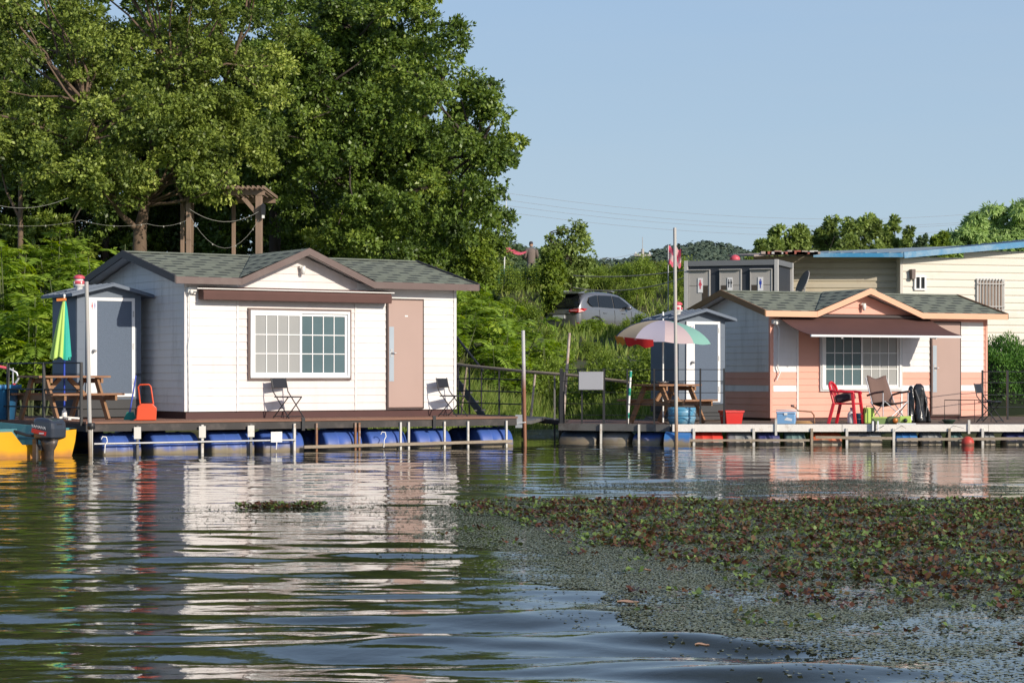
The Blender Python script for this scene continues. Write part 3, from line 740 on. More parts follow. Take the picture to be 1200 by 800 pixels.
# railing on the right dock
RR = thing('dock_railing', 'black post and wire railing around the picnic table beside the coral cabin', 'railing', (2.92, 38.62, .36))
rp = [(-2.0,1.2,1.02,.05),(-1.62,1.05,1.0,.02),(-1.22,.86,1.02,.035),(-.8,.6,1.0,.02),(-.32,.38,1.02,.02),(.5,.12,1.02,.02),(.93,.12,1.02,.02)]
for (x, y, h, w) in rp:
    p = MB(); p.box(x-w/2-.005, x+w/2+.005, y-.018, y+.018, -.08, h); p.build('post', black_metal, RR)
for z in (.16,.37,.58,.79,1.0):
    p = MB(); p.path([(x, y, z) for x, y, _, _ in rp], .006, 6); p.build('wire', black_metal, RR)
sg = thing('notice_board', 'blank pale grey notice board hung on the black dock railing', 'notice board', (2.92-1.45, 38.62+.90, .36), R(-20))
p = MB(); p.box(-.235,.235,-.03,-.02,.63,.96); p.build('panel', mat('board_grey', (.55,.55,.57), .5, var=.05), sg, bevel=.004)
p = MB(); p.box(-.245,.245,-.02,-.01,.62,.97); p.build('backing', beam_grey, sg)
gp = MB(); gp.path([(0,0,-.3),(-.02,0,.5),(0.03,0,1.02)], [.07,.055,.04], 9); o = gp.build('gate_post', black_metal, loc=(*at(659,40.3)[:2],.3)); tag(o, 'thick black tarred gate post at the shore end of the coral cabin dock', 'post')
sp = thing('striped_pole', 'white and green banded pole on the dock near the beach umbrella', 'pole', at(735.5, 39.7, .36))
p = MB(); p.path([(0,0,0),(.06,0,.98)], .022, 10); p.build('shaft', lamp_white, sp)
for (z0, z1) in ((.10,.20),(.52,.66),(.86,.97)):
    p = MB(); p.path([(z0*.0612,0,z0),(z1*.0612,0,z1)], .0245, 10); p.build('green_band', mat('band_green', (.02,.35,.25), .5), sp)
# railing at the far right
RF = thing('dock_railing', 'thin dark wire railing at the corner beyond the coral cabin, beside the black folding chair', 'railing', (*at(1150,43.0)[:2], .36))
fp = [(-1.1,-2.2),(.0,-.1),(.62,.4),(1.4,.9)]
for (x, y) in fp[1:]:
    p = MB(); p.box(x-.018,x+.018,y-.018,y+.018,-.05,1.0); p.build('post', black_metal, RF)
for z in (.25,.5,.75,.97):
    p = MB(); p.path([(x, y, z) for x, y in fp[1:]], .008, 6); p.build('wire', black_metal, RF)
lr = thing('low_rail', 'thin low wire hoop rail in front of the coral cabin door', 'railing', (*at(1136,41.2)[:2], .36))
p = MB(); p.path([(-.48,0,0),(-.48,0,.42),(.42,0,.42),(.42,0,0)], .009, 6); p.build('hoop', black_metal, lr)
for x in (-.2,.1):
    p = MB(); p.path([(x,0,0),(x,0,.42)], .006, 6); p.build('bar', black_metal, lr)
fb2 = MB(); fb2.lathe([(0,-.11),(.07,-.1),(.11,-.04),(.115,.02),(.09,.08),(.04,.115),(0,.12)], n=20); o = fb2.build('float_ball', zfade_mat('ballred', (.6,.06,.04), (.3,.12,.08), .0,.06), loc=(*at(1134,38.4)[:2], .04)); tag(o, 'small round red float hanging under the white edge beam', 'float')
# ------------------------------------------------------------- beach umbrella
ub = thing('beach_umbrella', 'open beach umbrella with panels of many colours over the picnic table', 'umbrella', at(777, 40.2, .37))
p = MB(); p.path([(0,0,0),(0,0,1.95)], .017, 8); p.build('pole', lamp_white, ub)
pan_cols = [(.66,.44,.47),(.10,.50,.40),(.60,.50,.30),(.06,.10,.35),(.6,.25,.05),(.02,.06,.22),(.62,.52,.36),(.60,.56,.66),(.74,.58,.58),(.30,.60,.50)]
names = ['pink','mint','sand','blue','orange','navy','beige','lavender','rose','seagreen']
n = 10; tilt = Matrix.Rotation(R(4), 4, 'Y') @ Matrix.Rotation(R(3), 4, 'X')
def dome(a, t):
    r = .93 * math.sin(t*1.22) / math.sin(1.22); z = .37 * (math.cos(t*1.22) - math.cos(1.22)) / (1 - math.cos(1.22))
    return r, z
for k in range(n):
    c = MB(); m_ = 6; rows = 8; vs = []
    for i in range(rows+1):
        t = i/rows; r, z = dome(0, t)
        for j in range(m_+1):
            a = 2*math.pi*(k + j/m_)/n - .35; sag = 1 - .05*math.sin(math.pi*j/m_)*t
            q = tilt @ Vector((r*sag*math.cos(a), r*sag*math.sin(a), z - .02*math.sin(math.pi*j/m_)*t)); vs.append(q + Vector((0,0,1.55)))
    fs = [(i*(m_+1)+j, i*(m_+1)+j+1, (i+1)*(m_+1)+j+1, (i+1)*(m_+1)+j) for i in range(rows) for j in range(m_)]
    c.add(vs, fs, 0, True)
    mm = leaf = MATS.get('um_'+names[k])
    if not mm:
        mm = mat('um_'+names[k], pan_cols[k], .8, var=.04); nt = mm.node_tree; b_ = nt.nodes['Principled BSDF']
        tr = nt.nodes.new('ShaderNodeBsdfTranslucent'); tr.inputs[0].default_value = (*pan_cols[k],1); ms = nt.nodes.new('ShaderNodeMixShader'); ms.inputs[0].default_value = .3
        nt.links.new(b_.outputs[0], ms.inputs[1]); nt.links.new(tr.outputs[0], ms.inputs[2]); nt.links.new(ms.outputs[0], nt.nodes['Material Output'].inputs[0])
    c.build('canopy_panel', mm, ub)
# short hanging valance on the near left side
for (a0, a1, cname, col) in ((3.75,4.45,'red',(.72,.03,.03)),(3.25,3.72,'orange2',(.75,.3,.03))):
    c = MB(); vs = []; k = 8
    for i in range(k+1):
        a = a0 + (a1-a0)*i/k; r, z = dome(0,1)
        p1 = tilt @ Vector((r*math.cos(a)*1.0, r*math.sin(a)*1.0, z+.015)) + Vector((0,0,1.555)); p2 = tilt @ Vector((r*.93*math.cos(a), r*.93*math.sin(a), z-.12-.03*math.sin(i*1.3))) + Vector((0,0,1.55)); vs += [p1, p2]
    c.add(vs, [(2*i,2*i+1,2*i+3,2*i+2) for i in range(k)], 0, True); c.build('valance', mat('um_'+cname, col, .8), ub)
for k in range(n):
    a = 2*math.pi*k/n - .35; p = MB(); p.path([tilt @ Vector((dome(0,t)[0]*math.cos(a)*.99, dome(0,t)[0]*math.sin(a)*.99, dome(0,t)[1]-.012)) + Vector((0,0,1.55)) for t in (0.02,.3,.6,1)], .005, 5); p.build('rib', steel, ub)
p = MB(); p.lathe([(0,.06),(.012,.05),(.02,.01),(.02,-.02)], (0,0,2.03), 10); p.build('finial', lamp_white, ub)
# bowl on the right picnic table
p = MB(); p.lathe([(0,.0),(.06,.0),(.12,.04),(.11,.045),(.05,.01),(0,.01)], n=20); o = p.build('metal_bowl', mat('pan_metal', (.35,.35,.36), .25, metal=.9), loc=(at(783,40.0)[0]-.1, 40.05, 1.094)); tag(o, 'shallow metal bowl lying on the picnic table under the umbrella', 'bowl')

# ------------------------------------------------------------- folding chairs
blk = mat('chair_black', (.02,.02,.025), .5, var=.2)
def folding_chair():
    r = thing('folding_chair', 'x', 'chair'); 
    s = MB(); s.box(-.19,.19,-.19,.19,.425,.45); s.build('seat', blk, r, bevel=.012)
    b = MB(); b.T = Matrix.Translation((-.24,0,.72)) @ Matrix.Rotation(R(-12),4,'Y'); b.box(-.012,.012,-.19,.19,-.1,.1); b.build('backrest', blk, r, bevel=.01)
    for y in (-.2,.2):
        p = MB(); p.path([(-.26,y,.83),(-.2,y,.55),(.22,y,.0)], .011, 8); p.build('leg', black_metal, r)
        p = MB(); p.path([(.17,y*.9,.43),(-.22,y*.9,.0)], .011, 8); p.build('leg', black_metal, r)
    for (x, z) in ((.2,.04),(-.19,.04)):
        p = MB(); p.path([(x,-.2,z),(x,.2,z)], .009, 8); p.build('stretcher', black_metal, r)
    return r
fc = folding_chair(); A_ = LC.location
def cabl(root, th, x, y, z): 
    c, s = math.cos(R(th)), math.sin(R(th)); return (root.location.x + c*x - s*y, root.location.y + s*x + c*y, z)
fc.location = cabl(LC, 33, 1.72, -.38, .531); fc.rotation_euler = (0,0,R(-38)); fc.scale = (.9,.9,.82)
fc['label'] = 'black folding chair on the deck under the white cabin window'; fc['group'] = 'black folding chairs on the decks'
c2 = copy_tree(fc, None, cabl(LC, 33, 4.98, -.38, .531), R(-30), 'black folding chair beside the taupe door of the white cabin')
c3 = copy_tree(fc, None, (*at(1160,41.0)[:2], .356), R(-32), 'black folding chair at the coral cabin corner, beyond its door')
c3.scale = (.95,.95,.9)

# ------------------------------------------------------------- dustpan and broom
org = mat('orange_plastic', (.72,.085,.025), .4, var=.08)
dp = thing('standing_dustpan', 'orange long handled dustpan against the shaded wall of the white cabin', 'dustpan', dl(1.25,.55,.531), R(12))
b = MB(); b.prism([(-.16,0),(.16,0),(.17,.20),(.10,.27),(-.08,.27),(-.14,.22)], 'y', -.12, .12); b.build('pan', org, dp, bevel=.012)
b = MB(); b.prism([(-.13,.01),(-.17,.02),(-.2,.0)], 'y', -.13,.13); b.build('lip', org, dp)
b = MB(); b.path([(-.09,.0,.26),(-.12,.0,.54),(-.09,0,.575),(.05,0,.575),(.08,0,.54),(.12,0,.26)], .013, 8); b.build('handle', org, dp)
br = thing('broom', 'broom with a blue stick leaning behind the orange dustpan', 'broom', dl(1.12,.85,.531))
b = MB(); b.path([(-.02,0,.12),(.06,.12,.72)], .012, 8); b.build('stick', pole_blue, br)
b = MB(); b.prism([(-.12,0),(.08,0),(.04,.13),(-.06,.13)], 'y', -.03,.03); b.build('brush', mat('bristle_green', (.02,.25,.2), .8), br)

# ------------------------------------------------------------- yellow boat and outboard
yel = zfade_mat('boat_yellow', (.86,.42,.005), (.50,.22,.05), .02, .12, rough=.45, nstr=.08)
teal = mat('boat_teal', (.07,.22,.24), .5, var=.12, dirt=(.16,.26,.27), dirt_scale=5)
hd = math.atan2(.71, -.70)      # heading of the bow
bo = thing('rowing_boat', 'yellow and teal small boat moored stern outwards beside the white cabin dock', 'boat', (-7.27, 32.55, 0), hd)
# local x = forward (bow), y = left
st_ = []   # stations: x, half width, sheer height, bottom half width, bottom z
for x, hw, zs, bw, zbm in ((0,.72,.42,.60,-.12),(.6,.76,.42,.62,-.14),(1.3,.74,.44,.56,-.14),(2.0,.6,.48,.40,-.12),(2.6,.36,.53,.2,-.05),(2.95,.06,.58,.04,.05)):
    st_.append([(x,-hw,zs),(x,-hw*1.02,zs-.06),(x,-(hw+bw)/2,.1),(x,-bw,zbm),(x,bw,zbm),(x,(hw+bw)/2,.1),(x,hw*1.02,zs-.06),(x,hw,zs)])
h_ = MB(); vs = [p for s in st_ for p in s]; k = 8
h_.add(vs, [(i*k+j, i*k+j+1, (i+1)*k+j+1, (i+1)*k+j) for i in range(len(st_)-1) for j in range(k-1)], 0, True)
h_.build('hull', yel, bo)
# transom with the motor notch: two yellow ends and a lower centre
def tr_piece(pts, m, nm, x0=-.02, x1=.025):
    q = MB(); q.prism(pts, 'x', x0, x1); return q.build(nm, m, bo, bevel=.005)
# y to the viewer: local +y is on the left side of the boat
tr_piece([(-.60,-.12),(.60,-.12),(.66,.1),(.70,.22),(.70,.40),(.42,.40),(.24,.20),(-.18,.20),(-.36,.36),(-.42,.40),(-.72,.42),(-.70,.25),(-.66,.1)], yel, 'transom')
q = MB(); 
for s in (-1, 1):
    q.add([(st_[i][0 if s<0 else 7][0], st_[i][0 if s<0 else 7][1]*1.03, st_[i][0][2]+.02) for i in range(6)] + [(st_[i][0][0], st_[i][0 if s<0 else 7][1]*.86, st_[i][0][2]+.02) for i in range(6)],
          [(i,i+1,i+7,i+6) for i in range(5)], 0)
    q.add([(st_[i][0][0], st_[i][0 if s<0 else 7][1]*.86, st_[i][0][2]+.02) for i in range(6)] + [(st_[i][0][0], st_[i][0 if s<0 else 7][1]*.8, .02) for i in range(6)], [(i,i+1,i+7,i+6) for i in range(5)], 0)
q.build('gunwale', teal, bo)
q = MB(); q.add([(st_[i][0][0]+.03, s*st_[i][7][1]*.8, .02) for s in (-1,1) for i in range(6)], [(i,i+1,i+7,i+6) for i in range(5)]); q.build('boat_floor', teal, bo)
for x in (.35, 1.5):
    q = MB(); w = .58 if x < 1 else .52; q.box(x-.14, x+.14, -w, w, .27, .31); q.build('thwart', teal, bo, bevel=.006)
q = MB(); q.box(.03,.12,-.6,.6,.05,.40); q.prism([(-.58,.0),(.58,.0),(.60,.38),(.3,.38),(.2,.24),(-.2,.24),(-.3,.38),(-.60,.38)],'x',.027,.10) if False else None
q = MB(); q.box(.03,.30,-.62,-.30,.3,.445); q.box(.03,.30,.30,.62,.3,.445); q.build('stern_box', teal, bo, bevel=.01)

cowl = mat('cowl_grey', (.035,.042,.058), .3, var=.1, coat=.3)
mt = thing('outboard_motor', 'dark grey outboard motor with a red stripe clamped on the yellow boat', 'outboard motor', (-7.27+.10, 32.55-.12, 0), R(180)+hd)
mt.scale = (1.12,1.12,1.0); mt.location = (*at(54.5, 32.3)[:2], .0); mt.rotation_euler = (0,0,R(-34))
# local x = backwards (towards the viewer), y = sideways
c = MB(); sec = [(.27,.10,.085,-.01),(.30,.165,.125,0),(.32,.19,.148,0),(.45,.195,.15,.0),(.56,.185,.146,.0),(.60,.172,.132,-.005),(.615,.13,.10,-.01)]
vs = []; m_ = 24
for z, a, b_, ox in sec:
    for j in range(m_):
        t = 2*math.pi*j/m_; e = .33
        vs.append((.06 + ox + a*abs(math.cos(t))**e*math.copysign(1,math.cos(t)), b_*abs(math.sin(t))**e*math.copysign(1,math.sin(t)), z + (-.035*max(0,math.cos(t)) if z > .5 else 0)))
c.add(vs, [(i*m_+j, i*m_+(j+1)%m_, (i+1)*m_+(j+1)%m_, (i+1)*m_+j) for i in range(len(sec)-1) for j in range(m_)] + [tuple(range(m_))[::-1], tuple(range(6*m_,7*m_))], 0, False)
c.build('cowling', cowl, mt, bevel=.006)
s = MB(); s.prism([(-.13,.395),(.14,.345),(.15,.405),(-.12,.46)], 'y', -.154, -.149); rs = s.build('stripe', red_p, mt)
def side_text(t, x, z, sz, sq=1.1):
    M = Matrix.Translation((x, -.1565, z)) @ Matrix.Rotation(R(8),4,'Y') @ Matrix.Rotation(math.pi/2,4,'X')
    text_part(t, sz, sticker, mt, M, squash=sq)
side_text('YAMAHA', .01, .475, .062, 1.1); side_text('15', .10, .385, .038, 1.2) if False else None
side_text('Enduro', .07, .385, .034, 1.1) if False else None
s = MB(); s.box(.02,.11,-.1565,-.155,.372,.392); s.build('stripe_mark', sticker, rs)
M = Matrix.Translation((.2495,.03,.445)) @ Matrix.Rotation(R(90),4,'Z') @ Matrix.Rotation(math.pi/2,4,'X')
text_part('15', .07, sticker, mt, M, bold=True, squash=1.4)
s = MB(); s.box(.2,.247,-.06,.06,.50,.53); s.build('carry_grip', black_metal, mt, bevel=.01)
lg = mat('motor_leg', (.10,.09,.085), .45, metal=.3, var=.2, dirt=(.3,.2,.14), dirt_scale=5)
s = MB()
vs = []; sec2 = [(.29,.15,.10,.05),(.20,.13,.075,.05),(.12,.085,.045,.05),(-.1,.07,.035,.05),(-.4,.09,.03,.06)]
for z, a, b_, ox in sec2:
    for j in range(12):
        t = 2*math.pi*j/12; vs.append((ox + a*math.cos(t), b_*math.sin(t), z))
s.add(vs, [(i*12+j, i*12+(j+1)%12, (i+1)*12+(j+1)%12, (i+1)*12+j) for i in range(4) for j in range(12)] + [tuple(range(12)), tuple(range(48,60))[::-1]], 0, True)
s.build('leg', lg, mt)
s = MB(); s.box(-.17,-.09,-.10,-.06,-.02,.3); s.box(-.17,-.09,.06,.10,-.02,.3); s.box(-.19,-.05,-.05,.05,.12,.2); s.build('clamp_bracket', lg, mt, bevel=.006)
s = MB(); s.path([(-.08,-.05,.33),(-.2,-.16,.35),(-.45,-.24,.43)], [.022,.022,.024], 10); s.build('tiller', black_metal, mt)
s = MB(); s.lathe([(0,0),(.05,.0),(.05,.01),(.12,.02),(.12,.03),(.0,.04)], (.0,0,-.38), 12); s.build('cavitation_plate', lg, mt)

# ------------------------------------------------------------- things on the right deck
ZD = .357
def D2(px, D, z=ZD): return (*at(px, D)[:2], z)
# blue drum-like tub under the bench
t_ = MB(); t_.lathe([(.0,0),(.225,0),(.245,.08),(.25,.09),(.25,.2),(.255,.21),(.255,.23),(.25,.24),(.255,.31),(.245,.31),(.235,.28),(.22,.04),(0,.04)], n=28); bt = thing('round_tub', 'light blue round tub on the deck in front of the second picnic table', 'tub', D2(799,39.15)); t_.build('tub_wall', mat('tub_blue', (.10,.33,.52), .4, var=.1, dirt=(.4,.5,.55), dirt_scale=4), bt)
for z in (.12,.27):
    p = MB(); p.lathe([(.248,z-.012),(.262,z-.008),(.262,z+.008),(.248,z+.012)], n=28); p.build('hoop', mat('tub_blue', ()), bt)
# red crate
cr = thing('red_crate', 'red plastic bin standing by the shaded striped side wall of the coral cabin', 'bin', D2(857,39.6), R(18))
p = MB(); 
vs = [(-.15,-.13,0),(.15,-.13,0),(.15,.13,0),(-.15,.13,0),(-.18,-.16,.24),(.18,-.16,.24),(.18,.16,.24),(-.18,.16,.24),(-.165,-.145,.24),(.165,-.145,.24),(.165,.145,.24),(-.165,.145,.24),(-.14,-.12,.02),(.14,-.12,.02),(.14,.12,.02),(-.14,.12,.02)]
p.add(vs, [(3,2,1,0),(0,1,5,4),(1,2,6,5),(2,3,7,6),(3,0,4,7),(4,5,9,8),(5,6,10,9),(6,7,11,10),(7,4,8,11),(8,9,13,12),(9,10,14,13),(10,11,15,14),(11,8,12,15),(12,13,14,15)]); p.build('bin_wall', red_p, cr)
p = MB()
for (x0,x1,y0,y1) in ((-.19,.19,-.175,-.16),(-.19,.19,.16,.175),(-.195,-.18,-.16,.16),(.18,.195,-.16,.16)): p.box(x0,x1,y0,y1,.215,.247)
p.build('rim', red_p, cr)
# cooler
co = thing('cooler_box', 'light blue cooler box with a white lid on the coral cabin deck', 'cooler box', D2(921.5,39.3), R(-14))
p = MB(); p.box(-.17,.17,-.11,.11,0,.19); p.build('body', mat('cooler_blue', (.22,.42,.68), .4, var=.08), co, bevel=.015)
p = MB(); p.box(-.175,.175,-.115,.115,.192,.235); ld = p.build('lid', mat('cooler_lid', (.35,.50,.70), .4, var=.06), co, bevel=.012)
p = MB(); p.path([(-.17,0,.17),(-.19,0,.26),(.19,0,.26),(.17,0,.17)], .009, 8); p.build('handle', lamp_white, co)
p = MB(); p.prism([(-.03,.08),(.11,.06),(.12,.10),(.02,.13)], 'y', -.114,-.1105); p.build('decal', sticker, co)
p = MB(); p.box(-.03,.03,-.125,-.115,.165,.21); p.build('latch', lamp_white, co, bevel=.004)
kt = thing('bent_pipe', 'brown bent pipe standing behind the light blue cooler box', 'pipe', D2(935,39.8))
p = MB(); p.path([(-.1,0,.32),(-.05,0,.30),(.0,0,.24),(.25,0,.22),(.30,0,.16),(.31,0,0)], .014, 8); p.build('tube', rusty, kt)
p = MB(); p.lathe([(0,-.02),(.03,-.02),(.035,.0),(.03,.02),(0,.02)], (-.1,0,.33), 10); p.build('cap', brown_trim, kt)
ro = MB()
for i in range(3): 
    ro.path([((.16-.02*i)*math.cos(a)*1.2, (.13-.02*i)*math.sin(a), .015+.018*i) for a in [k*math.pi/10 for k in range(21)]], .009, 5, caps=False)
o = ro.build('rope_coil', mat('rope_tan', (.5,.28,.12), .8), loc=D2(940,39.35)); tag(o, 'coil of tan rope lying on the deck beside the cooler', 'rope coil')

# red plastic armchair
rc = thing('plastic_armchair', 'red plastic garden armchair with a dark cushion beneath the coral cabin window', 'chair', D2(992,39.7), R(-28)); rc.scale = (.92,.92,.9)
redc = mat('chair_red', (.70,.02,.035), .3, var=.05, coat=.2)
# local x = the way the sitter faces
p = MB(); p.box(-.2,.23,-.21,.21,.40,.43); p.build('seat', redc, rc, bevel=.012)
for s in (-1, 1):
    p = MB(); p.beam((.20,s*.22,.64),(.27,s*.25,0),.05,.06,up=(1,0,0)); p.build('leg', redc, rc, bevel=.008)
    p = MB(); p.beam((-.20,s*.21,.42),(-.30,s*.24,0),.05,.06,up=(1,0,0)); p.build('leg', redc, rc, bevel=.008)
    p = MB(); p.path([(.23,s*.22,.62),(.22,s*.235,.65),(.10,s*.25,.66),(-.12,s*.25,.66),(-.24,s*.22,.68)], .026, 8); p.build('armrest', redc, rc)
p = MB(); fr_ = [(-.20,-.21,.42),(-.25,-.22,.62),(-.30,-.19,.78),(-.325,-.10,.84),(-.33,0,.86),(-.325,.10,.84),(-.30,.19,.78),(-.25,.22,.62),(-.20,.21,.42)]
p.path(fr_, .024, 8); bk = p.build('backrest', redc, rc)
for y in (-.13,-.065,0,.065,.13):
    p = MB(); p.beam((-.21,y,.43),(-.325,y*1.15,.83-abs(y)*.25),.028,.012,up=(1,0,0)); p.build('back_slat', redc, rc)
p = MB(); p.T = Matrix.Translation((-.02,0,.53)) @ Matrix.Rotation(R(-14),4,'Y'); p.box(-.17,.17,-.18,.18,-.07,.10); 
o = p.build('cushion', mat('cushion_dark', (.06,.045,.055), .9, var=.2), None, bevel=.05); o.location = rc.location; o.rotation_euler = rc.rotation_euler; o.scale = rc.scale; tag(o, 'dark grey cushion lying on the red plastic armchair', 'cushion')

# camping chair
cc = thing('camping_chair', 'high backed brown fabric camping chair with white crossed legs', 'chair', D2(1040,39.9), R(-62))
fab = mat('fabric_brown', (.17,.105,.085), .9, var=.15, bump=.3, bscale=60); alu = mat('tube_white', (.6,.6,.62), .35, metal=.3)
def sheet(mb, rows):     # rows of points -> smooth sheet with two faces
    k = len(rows[0]); vs = [p for r_ in rows for p in r_]; mb.add(vs, [(i*k+j,i*k+j+1,(i+1)*k+j+1,(i+1)*k+j) for i in range(len(rows)-1) for j in range(k-1)], 0, True)
p = MB(); rows = []
for i in range(9):
    t = i/8; z = .36 + .50*t; x = -.12 - .22*t + .0*t; w = .25 - .03*t
    rows.append([(x - .05*math.cos(math.pi*(j/6-.5))*(1-.3*t), -w + 2*w*j/6, z + (.035*math.cos(2*math.pi*j/6) if i == 8 else 0)) for j in range(7)])
sheet(p, rows); bk = p.build('backrest', fab, cc); sm = bk.modifiers.new('solid','SOLIDIFY'); sm.thickness = .018
p = MB(); sheet(p, [[(rows[8][j][0]+.012, rows[8][j][1], rows[8][j][2]-.1) for j in range(7)], [(rows[8][j][0]+.014, rows[8][j][1], rows[8][j][2]+.004) for j in range(7)]]); p.build('head_band', mat('fabric_tan', (.33,.19,.11), .9, var=.1), bk)
p = MB(); rows = []
for i in range(7):
    t = i/6; x = -.14 + .42*t; rows.append([(x, -.25 + .5*j/6, .38 + .04*t - .06*math.sin(math.pi*j/6)*(1-.3*t)) for j in range(7)])
sheet(p, rows); s_ = p.build('seat', mat('fabric_dark', (.04,.03,.03), .9), cc); sm = s_.modifiers.new('solid','SOLIDIFY'); sm.thickness = .015
for s in (-1, 1):
    for (a, b_) in (((.27,s*.27,.42),(-.22,s*.27,.0)), ((-.16,s*.27,.40),(.27,s*.27,.0))):
        p = MB(); p.path([a, b_], .011, 8); p.build('leg', alu, cc)
    p = MB(); p.path([(.24,s*.29,.02),(.24,s*.29,.58)], .011, 8); p.build('arm_post', alu, cc)
    p = MB(); p.path([(.28,s*.29,.60),(-.02,s*.29,.57),(-.26,s*.27,.52)], .02, 8); p.build('armrest', fab, cc)
    p = MB(); p.path([(-.12,s*.26,.36),(-.35,s*.24,.86)], .011, 8); p.build('back_post', alu, cc)
for y0 in (-1, 1):
    p = MB(); p.path([(.27,y0*.27,.42),(.27,-y0*.27,.02)], .010, 8); p.build('cross_bar', alu, cc)

# black bag of rods
rng = np.random.default_rng(3)
bg = thing('rod_bag', 'tall shiny black fishing rod bag slumped beside the taupe door of the coral cabin', 'bag', D2(1076,40.6), R(8))
blk_sh = mat('bag_black', (.018,.018,.02), .22, var=.2, bump=.8, bscale=9, coat=.4)
def bag(mb, x, w, h, lean, ph):
    rows = 14; m_ = 14; vs = []
    for i in range(rows+1):
        t = i/rows; s_ = (1-.35*t)*(.9+.1*math.sin(t*9+ph)); e = 1 if t < .93 else .5
        for j in range(m_):
            a = 2*math.pi*j/m_; q = 1 + .14*math.sin(3*a+ph+t*4) + .08*math.sin(5*a-ph*2+t*9)
            vs.append((x + lean*t + w*s_*q*e*math.cos(a), .11*s_*q*e*math.sin(a) + .03*t, h*t))
    mb.add(vs, [(i*m_+j, i*m_+(j+1)%m_, (i+1)*m_+(j+1)%m_, (i+1)*m_+j) for i in range(rows) for j in range(m_)] + [tuple(range(m_))[::-1], tuple(range(rows*m_,(rows+1)*m_))], 0, True)
for nm, x, w, h, le, ph in (('bag_body',.04,.15,.74,-.02,.4),('side_pocket',-.15,.08,.70,.02,2.),('rod_tube',.20,.05,.60,-.09,4.)):
    p = MB(); bag(p, x, w, h, le, ph); p.build(nm, blk_sh, bg)
p = MB(); p.path([(-.1,-.13,.62),(-.04,-.19,.40),(.0,-.17,.15)], .012, 6); p.path([(.06,-.11,.66),(.12,-.17,.4),(.1,-.15,.12)], .012, 6); p.build('strap', mat('strap_grey', (.12,.12,.12), .6), bg)

lime = mat('lime_fabric', (.52,.70,.16), .8, var=.12)
lc = thing('lime_bucket_bag', 'lime green upright folding bag between the red and the brown chairs', 'bag', D2(1018,39.8), R(10))
p = MB(); p.box(-.10,.10,-.07,.07,0,.30); p.build('body', lime, lc, bevel=.03)
p = MB(); p.path([(-.08,-.08,.2),(-.07,-.085,.33),(.07,-.085,.33),(.08,-.08,.2)], .008, 6); p.build('handle', brown_trim, lc)
for x in (-.045,.045):
    p = MB(); p.box(x-.01,x+.01,-.076,-.071,.02,.28); p.build('stripe', mat('lime_dark', (.12,.2,.05), .8), lc)
l2 = thing('tackle_tray', 'low lime green tackle box in front of the brown camping chair', 'tackle box', D2(1030,39.2), R(-6))
p = MB(); p.box(-.13,.13,-.09,.09,0,.11); p.build('body', mat('olive_box', (.20,.30,.10), .7, var=.2), l2, bevel=.01)
p = MB(); p.box(-.14,.14,-.10,.10,.112,.135); p.build('lid', lime, l2, bevel=.006)
l3 = thing('net_bag', 'olive mesh fishing bag with an orange reel on its front', 'bag', D2(1046,39.15), R(4))
p = MB(); p.lathe([(0,0),(.14,0),(.15,.04),(.13,.12),(.06,.15),(0,.15)], n=16); p.build('body', mat('olive_net', (.14,.17,.08), .85, var=.3, scale=20, bump=.6, bscale=60), l3)
p = MB(); p.lathe([(0,0),(.045,0),(.05,.01),(.05,.03),(.045,.04),(0,.04)], (.01,-.14,.075), 18, M=Matrix.Rotation(math.pi/2,4,'X')); p.build('reel', mat('reel_orange', (.45,.14,.03), .35, metal=.3), l3)
l4 = thing('lime_case', 'lime green case with dark fittings beside the net bag', 'case', D2(1061,39.3), R(-10))
p = MB(); p.box(-.11,.11,-.07,.07,0.02,.15); p.build('body', lime, l4, bevel=.02)
p = MB(); p.lathe([(0,0),(.03,0),(.04,.02),(.02,.05),(0,.05)], (.0,-.072,.07), 12, M=Matrix.Rotation(math.pi/2,4,'X')); p.build('spool', blk, l4)
l5 = thing('white_tray', 'flat white tray lying on the dock edge before the camping chair', 'tray', D2(1062,38.85), R(-8))
p = MB(); p.box(-.16,.16,-.05,.05,0,.012); p.box(-.16,.16,-.06,-.05,0,.028); p.box(-.16,.16,.05,.06,0,.028); p.box(-.17,-.16,-.06,.06,0,.028); p.box(.16,.17,-.06,.06,0,.028); p.build('tray_body', sticker, l5)
l6 = thing('bait_bucket', 'dark blue bait bucket behind the red plastic chair legs', 'bucket', D2(1006,39.9))
p = MB(); p.lathe([(0,0),(.10,0),(.125,.17),(.135,.175),(.135,.19),(.12,.19),(.1,.02),(0,.02)], n=20); p.build('bucket_wall', mat('bucket_navy', (.03,.09,.16), .5, var=.15), l6)
p = MB(); p.path([(-.125,0,.18),(-.09,-.06,.1),(0,-.13,.08),(.09,-.06,.1),(.125,0,.18)], .004, 5); p.build('handle', steel, l6)
l7 = thing('white_jug', 'small white plastic jug beneath the red plastic chair', 'jug', D2(998,39.95))
p = MB(); p.lathe([(0,0),(.075,0),(.08,.02),(.08,.17),(.05,.22),(.025,.23),(.025,.27),(0,.27)], n=18); p.build('body', sticker, l7)
p = MB(); p.lathe([(0,0),(.03,0),(.03,.03),(0,.03)], (0,0,.265), 12); p.build('cap', pole_blue, l7)
p = MB(); p.path([(.07,0,.18),(.12,0,.17),(.12,0,.08),(.075,0,.07)], .010, 6); p.build('handle', sticker, l7)
l8 = MB(); l8.lathe([(0,0),(.06,0),(.13,.085),(.14,.09),(.12,.085),(.05,.015),(0,.012)], n=20); o = l8.build('landing_bowl', mat('bowl_green', (.05,.10,.07), .5), loc=D2(1112,38.95)); tag(o, 'dark green bowl at the dock edge below the coral cabin door', 'bowl')
